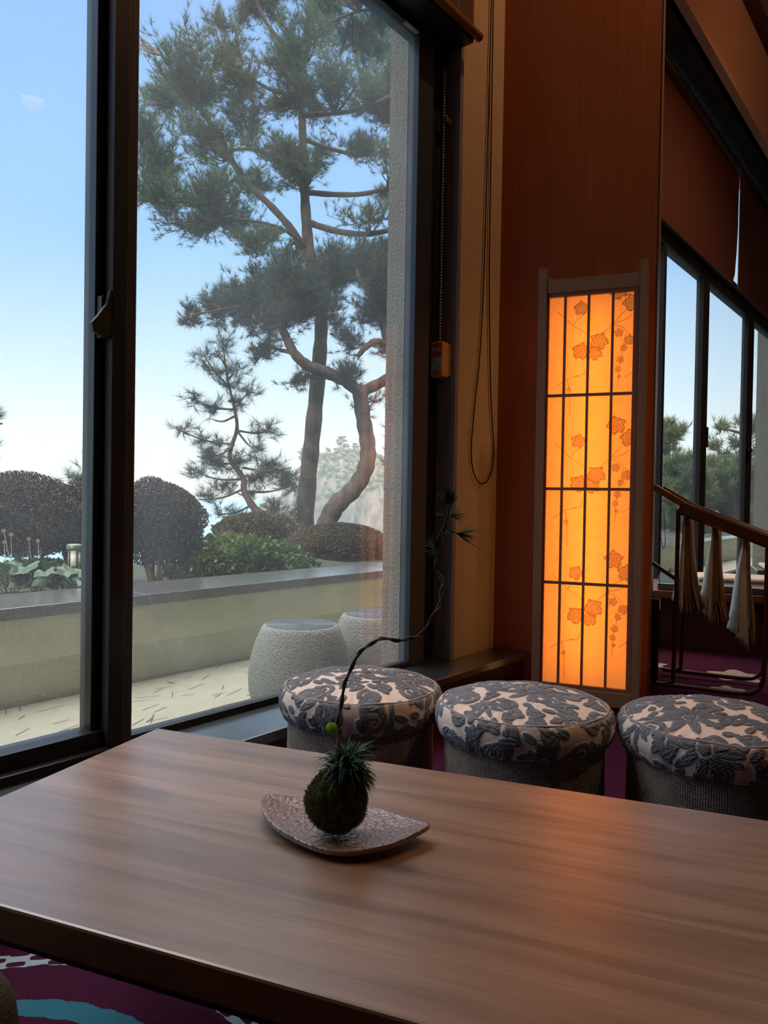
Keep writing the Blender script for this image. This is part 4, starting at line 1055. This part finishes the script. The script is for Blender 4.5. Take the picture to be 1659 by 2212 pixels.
dome('clipped_shrub', 'dark brown clipped round shrub just right of the thick window mullion', 338, 1126, 5.5, 103, 90, n=50000, leaf=.017, m=MAT['leaf_brown'], group=G1, seed=3, stems=7)
dome('leafy_shrub', 'bright green broad leaved shrub behind the coping', 512, 1228, 5.75, 158, 68, n=7500, leaf=.055, m=MAT['leaf_green'], flat=1, seed=4, shell=.5, elong=1.9, noise_=.08, deep=.6)
dome('clipped_shrub', 'clipped olive and rust dome shrub in front of the two pine trunks', 732, 1207, 7.2, 130, 78, n=80000, leaf=.018, m=MAT['leaf_olive'], flat=1, seed=5, noise_=.02)
dome('low_shrub', 'dark low shrub under the small pine', 560, 1150, 7.4, 95, 40, n=24000, leaf=.03, m=MAT['leaf_olive'], flat=1, seed=6)
dome('low_shrub', 'green low shrub behind the dried flowers, left of the bollard lamp', 95, 1245, 4.9, 120, 30, n=5000, leaf=.04, m=MAT['leaf_green'], flat=1, seed=7)

def pine(name, lb, trunk, limbs, clusters, Y0, nlen, m, bark, seed, tuft_n=22, spread=.9, depth=1.0, width=.0042, group=None, up=.55, sub=7, twig_r=.006, per=1.):
    """trunk / limbs: lists of (px, py, dY, radius); clusters: (cx, cy, rx, ry, n_tufts)"""
    r_ = np.random.default_rng(seed); rr = random.Random(seed)
    base = at(trunk[0][0], trunk[0][1], Y0); t_ = thing(name, lb, 'tree', base, 0, group)
    def P(a): return at(a[0], a[1], Y0 + a[2]) - base
    def limb(l, nm, n=9):
        pts = smooth_pts([P(a) for a in l], 5); rad = np.interp(np.linspace(0, len(l) - 1, len(pts)), range(len(l)), [a[3] for a in l])
        rad = [r * (1 + .07 * math.sin(i * 2.1)) for i, r in enumerate(rad)]
        MB().tube(pts, rad, n).build(nm, bark, t_); return pts
    pool = [p for p in limb(trunk, 'trunk', 12)]
    pool = pool[len(pool) // 3:]
    for l in limbs: pool += limb(l, 'branch', 8)[2:]
    pool_np = np.array([tuple(p) for p in pool])
    tb_, td = [], []; segs = []
    for ci, (cx, cy, rx, ry, nt) in enumerate(clusters):
        nt = int(nt * per)
        dY = rr.uniform(-.55, .55) * depth; c = np.array(at(cx, cy, Y0 + dY) - base)
        R = np.array([pr(rx, Y0), (pr(rx, Y0) + pr(ry, Y0)) * .45, pr(ry, Y0)])
        j = np.argmin(np.linalg.norm((pool_np - c) * np.array([1, .35, 1.15]), axis=1) + r_.random(len(pool_np)) * .15); A = pool_np[j]
        ns_ = max(3, int(sub * nt / 70)); k_each = max(1, nt // ns_)
        for s_ in range(ns_):
            e = unit(r_.normal(size=3)) * r_.random() ** .4 * R * .95 + c
            mid = A * .45 + e * .55 + np.array([0, 0, -.08 * np.linalg.norm(e - A)]) + r_.normal(size=3) * .06
            T = np.linspace(0, 1, 9)[:, None]; curve = (1 - T) ** 2 * A + 2 * T * (1 - T) * mid + T * T * e
            curve[1:-1] += r_.normal(size=(7, 3)) * .018
            L = np.linalg.norm(e - A)
            for i in range(8): segs.append((curve[i], curve[i + 1], twig_r * (1.6 - 1.1 * i / 8) * (.6 + .4 * min(L, 1.5)), twig_r * (1.6 - 1.1 * (i + 1) / 8) * (.6 + .4 * min(L, 1.5))))
            d_end = unit((e - mid)[None])[0]
            lo_t = max(.35, 1 - 1.1 * max(R) / max(L, 1e-3))
            for q_ in range(k_each):
                t = r_.uniform(lo_t, 1.0); p0 = (1 - t) ** 2 * A + 2 * t * (1 - t) * mid + t * t * e
                dr = unit((d_end * .55 + r_.normal(size=3) * .75 * np.array([1, 1, .7]) + np.array([0, 0, up * .6]))[None])[0]
                l_ = r_.uniform(.08, .26) * (max(R) / .5) ** .3
                p1 = p0 + dr * l_; segs.append((p0, p1, twig_r * .5, twig_r * .3))
                tb_.append(p1); td.append(unit((dr + np.array([0, 0, up]))[None])[0])
                if r_.random() < .5:
                    tb_.append(p0 + dr * l_ * .5); td.append(unit((dr + r_.normal(size=3) * .6)[None])[0])
    # twigs as 3-sided prisms
    S0 = np.array([s[0] for s in segs]); S1 = np.array([s[1] for s in segs]); ra = np.array([s[2] for s in segs])[:, None]; rb = np.array([s[3] for s in segs])[:, None]
    D = unit(S1 - S0); X = unit(np.cross(D, np.array([.3, .2, .93]))); Yv = np.cross(D, X)
    V = []
    for S, r in ((S0, ra), (S1, rb)):
        for a in (0, 2.094, 4.189): V.append(S + (X * math.cos(a) + Yv * math.sin(a)) * r)
    V = np.stack(V, 1).reshape(-1, 3); b_ = np.arange(len(segs))[:, None] * 6
    Q = np.concatenate([b_ + np.array([[0, 1, 4, 3]]), b_ + np.array([[1, 2, 5, 4]]), b_ + np.array([[2, 0, 3, 5]])])
    np_obj('twigs', V, Q, MAT['twig'], t_)
    tb_ = np.array(tb_); td = np.array(td); n = len(tb_)
    bb = np.repeat(tb_, tuft_n, 0); dd = np.repeat(td, tuft_n, 0)
    along = r_.uniform(-.5, 0, len(bb))[:, None] * nlen
    dirs = unit(dd + r_.normal(size=dd.shape) * spread * .62)
    global RNG
    V, T = spikes(bb + dd * along, dirs, nlen * r_.uniform(.7, 1.1, len(bb)), width)
    np_obj('needles', V, T, m, t_)
    return t_

G2 = 'pines behind the parapet'
# tall pine
trunk = [(652, 1300, 0, .14), (655, 1200, 0, .135), (664, 1050, 0, .125), (676, 930, 0, .115), (688, 800, 0, .105), (694, 700, 0, .09), (688, 620, 0, .085), (668, 540, 0, .08), (660, 450, 0, .07), (656, 350, 0, .06), (652, 250, 0, .05), (646, 150, 0, .042), (664, 60, 0, .042), (680, -60, 0, .03)]
limbs = [[(672, 575, 0, .06), (640, 510, .1, .055), (590, 450, .2, .05), (525, 385, .3, .045), (470, 290, .3, .04), (410, 205, .4, .03), (350, 120, .5, .02)],
         [(664, 480, 0, .05), (730, 500, -.2, .045), (800, 505, -.4, .04), (880, 487, -.5, .03), (960, 470, -.6, .02)],
         [(660, 415, 0, .045), (720, 420, .2, .04), (790, 418, .3, .035), (875, 395, .4, .03), (950, 380, .4, .02)],
         [(654, 250, 0, .04), (710, 245, -.2, .035), (780, 235, -.4, .03), (870, 195, -.5, .02)],
         [(650, 150, 0, .035), (610, 95, -.2, .03), (570, 40, -.3, .025), (545, -20, -.4, .02)],
         [(656, 380, 0, .035), (600, 345, .3, .03), (540, 322, .5, .025), (470, 330, .6, .018)],
         [(655, 300, 0, .035), (710, 320, .3, .03), (790, 335, .5, .025), (875, 310, .6, .02)],
         [(520, 380, .3, .025), (450, 420, .4, .022), (380, 438, .5, .018), (320, 430, .5, .012)],
         [(668, 540, 0, .03), (620, 500, -.3, .026), (560, 480, -.5, .02), (480, 470, -.6, .014)],
         [(654, 200, 0, .03), (600, 200, .3, .025), (540, 170, .4, .02), (480, 150, .5, .014)],
         [(662, 80, 0, .03), (730, 40, .2, .025), (800, 20, .3, .018), (860, 30, .3, .012)]]
cl = [(400, 110, 90, 60, 110), (335, 200, 60, 80, 90), (420, 215, 85, 60, 110), (350, 330, 60, 60, 90), (430, 300, 80, 55, 100), (505, 100, 50, 60, 60), (560, 25, 80, 45, 90), (500, 180, 60, 50, 70),
      (520, 240, 60, 45, 70), (340, 420, 55, 45, 75), (430, 400, 90, 50, 110), (400, 490, 85, 28, 70), (500, 470, 80, 50, 90), (560, 530, 55, 32, 55), (560, 400, 60, 45, 60), (600, 320, 70, 45, 80),
      (640, 360, 60, 50, 70), (650, 60, 70, 55, 80), (725, 60, 90, 50, 100), (815, 55, 55, 55, 70), (790, 120, 95, 40, 110), (845, 170, 45, 50, 60), (725, 160, 75, 40, 80), (800, 210, 75, 40, 80), (850, 260, 50, 40, 55),
      (640, 150, 60, 40, 50), (700, 260, 55, 30, 40), (785, 320, 75, 25, 50), (860, 340, 40, 35, 45), (850, 420, 35, 22, 25), (770, 455, 85, 18, 35), (690, 340, 40, 40, 35), (620, -50, 120, 50, 80), (760, -60, 120, 50, 80), (880, 100, 60, 80, 60),
      (590, 230, 60, 40, 50), (470, 40, 30, 30, 20), (300, 270, 40, 60, 45), (230, 40, 32, 40, 26), (905, 300, 50, 90, 60), (905, 480, 50, 40, 40), (600, 120, 60, 45, 50), (640, 560, 50, 25, 30)]
pine('tall_pine', 'tallest pine with a straight grey trunk and wide airy crown', trunk, limbs, cl, 10.5, .115, MAT['needle'], MAT['bark_red'], 21, tuft_n=22, depth=2.0, group=G2, per=3.0, width=.0045, twig_r=.0075)
# forked pine
trunk = [(680, 1300, 0, .15), (690, 1200, 0, .14), (708, 1128, 0, .13), (728, 1090, 0, .125), (768, 1052, 0, .115), (792, 1005, 0, .11), (794, 960, 0, .105), (785, 905, 0, .10), (778, 850, 0, .10), (781, 832, 0, .07)]
limbs = [[(780, 850, 0, .085), (745, 822, -.1, .08), (705, 805, -.2, .078), (665, 790, -.3, .07), (635, 762, -.4, .06), (612, 715, -.4, .05), (595, 680, -.5, .04), (540, 660, -.6, .022), (460, 672, -.7, .012), (400, 682, -.8, .005)],
         [(780, 846, 0, .075), (820, 828, .1, .07), (865, 800, .2, .06), (930, 760, .3, .04)],
         [(862, 800, .2, .05), (838, 745, .1, .045), (822, 690, 0, .04), (800, 640, -.1, .03), (770, 590, -.2, .02)],
         [(838, 745, .1, .045), (812, 738, 0, .045), (790, 750, -.1, .04), (773, 770, -.15, .03)],
         [(635, 762, -.4, .035), (600, 755, -.3, .02), (570, 745, -.3, .012), (550, 755, -.3, .005)],
         [(612, 710, -.4, .035), (640, 650, -.3, .03), (690, 610, -.2, .02)]]
cl = [(410, 682, 38, 22, 34), (470, 665, 45, 38, 60), (520, 640, 55, 42, 85), (580, 620, 60, 50, 120), (640, 620, 70, 55, 140), (600, 690, 70, 40, 110), (700, 610, 70, 50, 120), (690, 680, 60, 45, 100), (540, 700, 45, 30, 50),
      (560, 760, 40, 25, 28), (770, 580, 70, 45, 100), (830, 600, 55, 60, 110), (800, 670, 60, 40, 80), (860, 690, 40, 55, 70), (740, 730, 45, 30, 30), (850, 760, 40, 40, 45), (650, 825, 45, 22, 26), (740, 800, 50, 25, 28),
      (860, 850, 40, 35, 34), (790, 880, 60, 18, 14), (720, 560, 60, 35, 60), (610, 570, 45, 28, 38), (860, 540, 50, 45, 60), (810, 545, 60, 35, 50), (910, 620, 50, 80, 60), (900, 820, 50, 50, 40)]
pine('forked_pine', 'dark pine with a bent forked trunk crossing in front of the tall one', trunk, limbs, cl, 9.6, .115, MAT['needle_dark'], MAT['bark'], 22, tuft_n=24, depth=1.1, group=G2, per=2.4, width=.0048, twig_r=.007)
# small pine
trunk = [(600, 1330, 0, .05), (592, 1170, 0, .048), (575, 1125, 0, .044), (545, 1092, 0, .04), (528, 1060, 0, .035), (524, 1030, 0, .03), (498, 995, 0, .025), (500, 965, 0, .022), (512, 925, 0, .020), (506, 880, 0, .016), (494, 830, 0, .013), (486, 780, 0, .012), (480, 730, 0, .006)]
def spray(a, b, r=.014): return [(a[0], a[1], 0, r), ((a[0] + b[0]) / 2, (a[1] + b[1]) / 2 + 8, rnd.uniform(-.15, .15), r * .7), (b[0], b[1], rnd.uniform(-.3, .3), r * .3)]
sp2 = [((505, 960), (385, 928)), ((505, 962), (450, 985)), ((512, 930), (600, 925)), ((512, 930), (560, 975)), ((506, 885), (412, 858)), ((506, 870), (545, 835)), ((495, 835), (430, 750)), ((492, 820), (510, 785)), ((505, 900), (455, 905)),
       ((524, 1010), (630, 1010)), ((520, 1000), (425, 985)), ((528, 1055), (430, 1080)), ((530, 1062), (640, 1045)), ((548, 1095), (640, 1115)), ((545, 1090), (470, 1110)), ((488, 790), (470, 745)), ((526, 1035), (420, 1020)), ((560, 1110), (500, 1130))]
pine('small_pine', 'small slender pine standing alone before the sea, left of the tall trunks', trunk, [spray(a, b) for a, b in sp2],
     [(395, 932, 22, 12, 14), (430, 945, 28, 12, 14), (465, 960, 25, 12, 10), (455, 985, 22, 12, 8), (585, 930, 24, 12, 12), (550, 940, 25, 12, 10), (555, 972, 22, 12, 10), (425, 862, 20, 12, 12), (460, 876, 25, 12, 12), (535, 845, 18, 14, 14),
      (515, 870, 18, 16, 12), (438, 765, 14, 16, 14), (460, 800, 18, 18, 14), (505, 800, 18, 20, 18), (485, 760, 12, 22, 14), (490, 830, 22, 16, 14), (530, 1000, 40, 12, 22), (590, 1012, 38, 16, 34), (625, 1020, 22, 16, 22), (450, 990, 30, 12, 18),
      (480, 1010, 35, 15, 26), (440, 1025, 25, 14, 14), (440, 1075, 24, 14, 14), (480, 1050, 30, 14, 18), (560, 1035, 50, 16, 34), (620, 1050, 26, 14, 20), (600, 1100, 40, 14, 26), (640, 1110, 22, 12, 16), (480, 1105, 28, 12, 12), (545, 1065, 30, 14, 14), (520, 1125, 30, 10, 10), (482, 738, 8, 18, 8)],
     8.0, .13, MAT['needle_dark'], MAT['bark'], 23, tuft_n=20, depth=.5, group=G2, sub=16, width=.0038, twig_r=.003, per=1.25, up=.35)
# fragments of other pines
pine('hanging_pine_bough', 'pine bough dangling beside the stucco edge', [(960, 1340, 0, .10), (960, 1000, 0, .09), (950, 900, 0, .06)], [[(950, 930, 0, .03), (900, 930, 0, .02), (860, 950, 0, .012)], [(950, 970, 0, .03), (880, 980, 0, .015), (840, 1005, 0, .008)]],
     [(855, 935, 28, 20, 26), (860, 975, 26, 14, 18), (835, 1000, 20, 10, 10), (900, 960, 40, 40, 40)], 9.0, .12, MAT['needle_dark'], MAT['bark'], 24, group=G2, depth=.3)
pine('left_pine', 'pine tips entering at the far left edge', [(-120, 1200, 0, .12), (-110, 900, 0, .1), (-100, 700, 0, .07)], [[(-105, 930, 0, .03), (-50, 920, 0, .02), (5, 915, 0, .01)], [(-105, 990, 0, .03), (-50, 985, 0, .02), (0, 990, 0, .01)]],
     [(-30, 905, 40, 40, 50), (-25, 975, 30, 22, 26)], 8.5, .12, MAT['needle'], MAT['bark'], 25, group=G2, depth=.3)
pine('young_pine', 'young pine poking above the brown shrubs beside the mullion', [(206, 1240, 0, .04), (205, 1180, 0, .04), (203, 1080, 0, .03), (200, 1020, 0, .015)], [[(203, 1060, 0, .02), (175, 1045, 0, .012), (168, 1030, 0, .006)]],
     [(170, 1032, 14, 12, 12), (205, 1020, 20, 18, 20), (225, 1035, 16, 16, 10)], 6.6, .12, MAT['needle'], MAT['bark'], 26, group=G2, depth=.2)
# trees beyond the far windows
G3 = 'trees beyond the far windows'
def mass(cx, cy, rx, ry, k, n, seed):
    r_ = random.Random(seed); out = []
    for _ in range(k): out.append((cx + r_.uniform(-rx, rx), cy + r_.uniform(-ry, ry), 34, 20, n))
    return out
pine('background_pine', 'golden topped conifer at the left end of the far windows', [(1440, 1190, 0, .2), (1440, 1050, 0, .15), (1438, 915, 0, .05)], [], mass(1435, 950, 30, 28, 7, 40, 1) + mass(1425, 1050, 40, 60, 12, 70, 2), 19, .22, MAT['needle_pale'], MAT['bark'], 31, tuft_n=14, width=.018, depth=1.2, group=G3)
pine('background_pine', 'dense green conifer behind the left pane of the far windows', [(1480, 1190, 0, .2), (1482, 1080, 0, .15), (1485, 990, 0, .05)], [], mass(1480, 1070, 55, 75, 32, 75, 3), 16, .2, MAT['needle_pale'], MAT['bark'], 32, tuft_n=14, width=.018, depth=1.2, group=G3)
pine('background_pine', 'dense green conifer behind the middle pane of the far windows', [(1570, 1190, 0, .2), (1572, 1080, 0, .15), (1575, 990, 0, .05)], [], mass(1570, 1075, 50, 75, 30, 75, 4), 16.6, .2, MAT['needle_pale'], MAT['bark'], 33, tuft_n=14, width=.018, depth=1.2, group=G3)
pine('background_pine', 'layered pine with gaps of sky behind the handle mullion', [(1640, 1190, 0, .2), (1625, 1080, 0, .15), (1610, 920, 0, .06)], [[(1620, 1000, 0, .06), (1580, 985, 0, .04), (1540, 990, 0, .02)], [(1615, 940, 0, .05), (1580, 930, 0, .03), (1548, 925, 0, .02)]],
     [(1560, 925, 30, 10, 30), (1600, 915, 35, 12, 40), (1640, 930, 35, 12, 40), (1545, 960, 28, 9, 26), (1600, 960, 35, 10, 36), (1650, 975, 30, 14, 30), (1560, 990, 30, 9, 30), (1640, 1010, 30, 18, 40), (1650, 1080, 30, 50, 90)], 18, .2, MAT['needle_pale'], MAT['bark'], 34, tuft_n=14, width=.016, depth=1.0, group=G3)

# ---- bollard lamp in the planter
bl = at(160, 1262, 4.45); bo = thing('bollard_lamp', 'short bollard garden lamp with white panes and dark granite base', 'garden lamp', (bl.x, bl.y, .36))
MB().lathe([(.043, -.02), (.043, .145), (.038, .146)], 24).build('base', capm, bo)
MB().lathe([(.034, .146), (.034, .265)], 20).build('diffuser', mat('frosted_white', rgb(.75, .77, .75), .5), bo)
for k_ in range(5):
    a = k_ * 2 * PI / 5 + .5; MB().box(.036 * math.cos(a) - .004, .036 * math.cos(a) + .004, .036 * math.sin(a) - .004, .036 * math.sin(a) + .004, .146, .268).build('bar', MAT['frame'], bo)
MB().lathe([(.044, .265), (.046, .275), (.046, .292), (.040, .300)], 24).build('cap', mat('grey_green_metal', rgb(.14, .17, .16), .4, .4), bo)

# ---- big round leaves
G4 = 'leopard plants at the foot of the shrubs'
leafm = mat('leopard_plant_leaf', rgb(.022, .065, .028), .45, var=(9, .8, (1, 1, 1), rgb(.05, .10, .04)), trans=.2)
lfp = [(20, 1262, 4.15, 'left leopard plant with broad leaves behind the coping'), (85, 1258, 4.2, 'leopard plant with broad leaves, middle of the row'), (130, 1262, 4.15, 'leopard plant just left of the bollard lamp'), (200, 1258, 4.3, 'leopard plant right of the bollard lamp')]
for i, (x, y, Y, lb) in enumerate(lfp):
    b = at(x, y, Y); t_ = thing('leopard_plant', lb, 'plant', (b.x, b.y, .36), 0, G4)
    for k_ in range(9):
        a = rnd.random() * 6.28; L = rnd.uniform(.03, .14); h = rnd.uniform(.10, .20); tip = Vector((L * math.cos(a), L * math.sin(a), h))
        MB().tube([(0, 0, 0), (tip.x * .6, tip.y * .6, h * .8), tuple(tip)], .003, 5).build('stalk', MAT['leaf_green'], t_)
        R_ = rnd.uniform(.045, .085); vs = [tuple(tip)]; n_ = 24; tilt = Vector((math.cos(a), math.sin(a), .0)) 
        for ring in (.5, 1.):
            for j in range(n_):
                q_ = 2 * PI * j / n_; w_ = R_ * ring * (1 - .12 * math.cos(q_ * 8) * (ring > .9)) * (1 - .35 * math.exp(-((q_ - PI) / .3) ** 2))
                vs.append((tip.x + w_ * math.cos(q_ + a), tip.y + w_ * math.sin(q_ + a), tip.z + .006 * math.cos(q_ * 4) - w_ * math.cos(q_) * .45 + .01 * ring * ring * math.sin(q_ * 3)))
        fs = [(0, 1 + j, 1 + (j + 1) % n_) for j in range(n_)] + [(1 + j, n_ + 1 + j, n_ + 1 + (j + 1) % n_, 1 + (j + 1) % n_) for j in range(n_)]
        MB().add(vs, fs, True).build('leaf', leafm, t_)
# dried flower stalks
G5 = 'dried flower stalks at the left'
drym = mat('dry_straw', rgb(.42, .34, .26), .9)
for i, (x, y, lb) in enumerate(((8, 1147, 'dried flower stalk nearest the left edge'), (24, 1155, 'dried flower stalk with a pale fluffy head, second from the left edge'), (9, 1172, 'short dried flower stalk low at the left edge'), (62, 1164, 'tall leaning dried flower stalk, middle of the row'),
                                (82, 1168, 'dried flower stalk right of the tall leaning one'), (62, 1222, 'short dried flower head above the broad leaves'), (135, 1245, 'dried flower head just left of the bollard lamp'), (125, 1225, 'small dried flower head above and left of the bollard lamp'))):
    hd = at(x, y, 4.3); b = Vector((hd.x + rnd.uniform(-.03, .06), hd.y, .36)); t_ = thing('dried_flower', lb, 'flower', b, 0, G5); r_h = hd - b
    MB().tube(smooth_pts([(0, 0, 0), tuple(r_h * .5 + Vector((.01, 0, 0))), tuple(r_h)], 4), .0018, 5).build('stalk', drym, t_)
    n_ = 260; dd = unit(RNG.normal(size=(n_, 3))); V, T = spikes(np.array(r_h) + dd * .001, dd, np.full(n_, .013 if i != 2 else .011), .0012)
    np_obj('seed_head', V, T, drym, t_)

# ---- sea haze
hm = bpy.data.materials.new('sea_haze'); hm.use_nodes = True; t = hm.node_tree; t.nodes.clear()
o = t.nodes.new('ShaderNodeOutputMaterial'); vs_ = t.nodes.new('ShaderNodeVolumeScatter')
vs_.inputs['Color'].default_value = (.80, .90, 1., 1); vs_.inputs['Density'].default_value = HAZE; t.links.new(vs_.outputs[0], o.inputs['Volume'])
hz = MB().box(-260, 300, 120, 420, -11.5, 40).build('sea_haze', hm); tag(hz, 'thin pale haze over the water in front of the island', 'haze', kind='stuff')
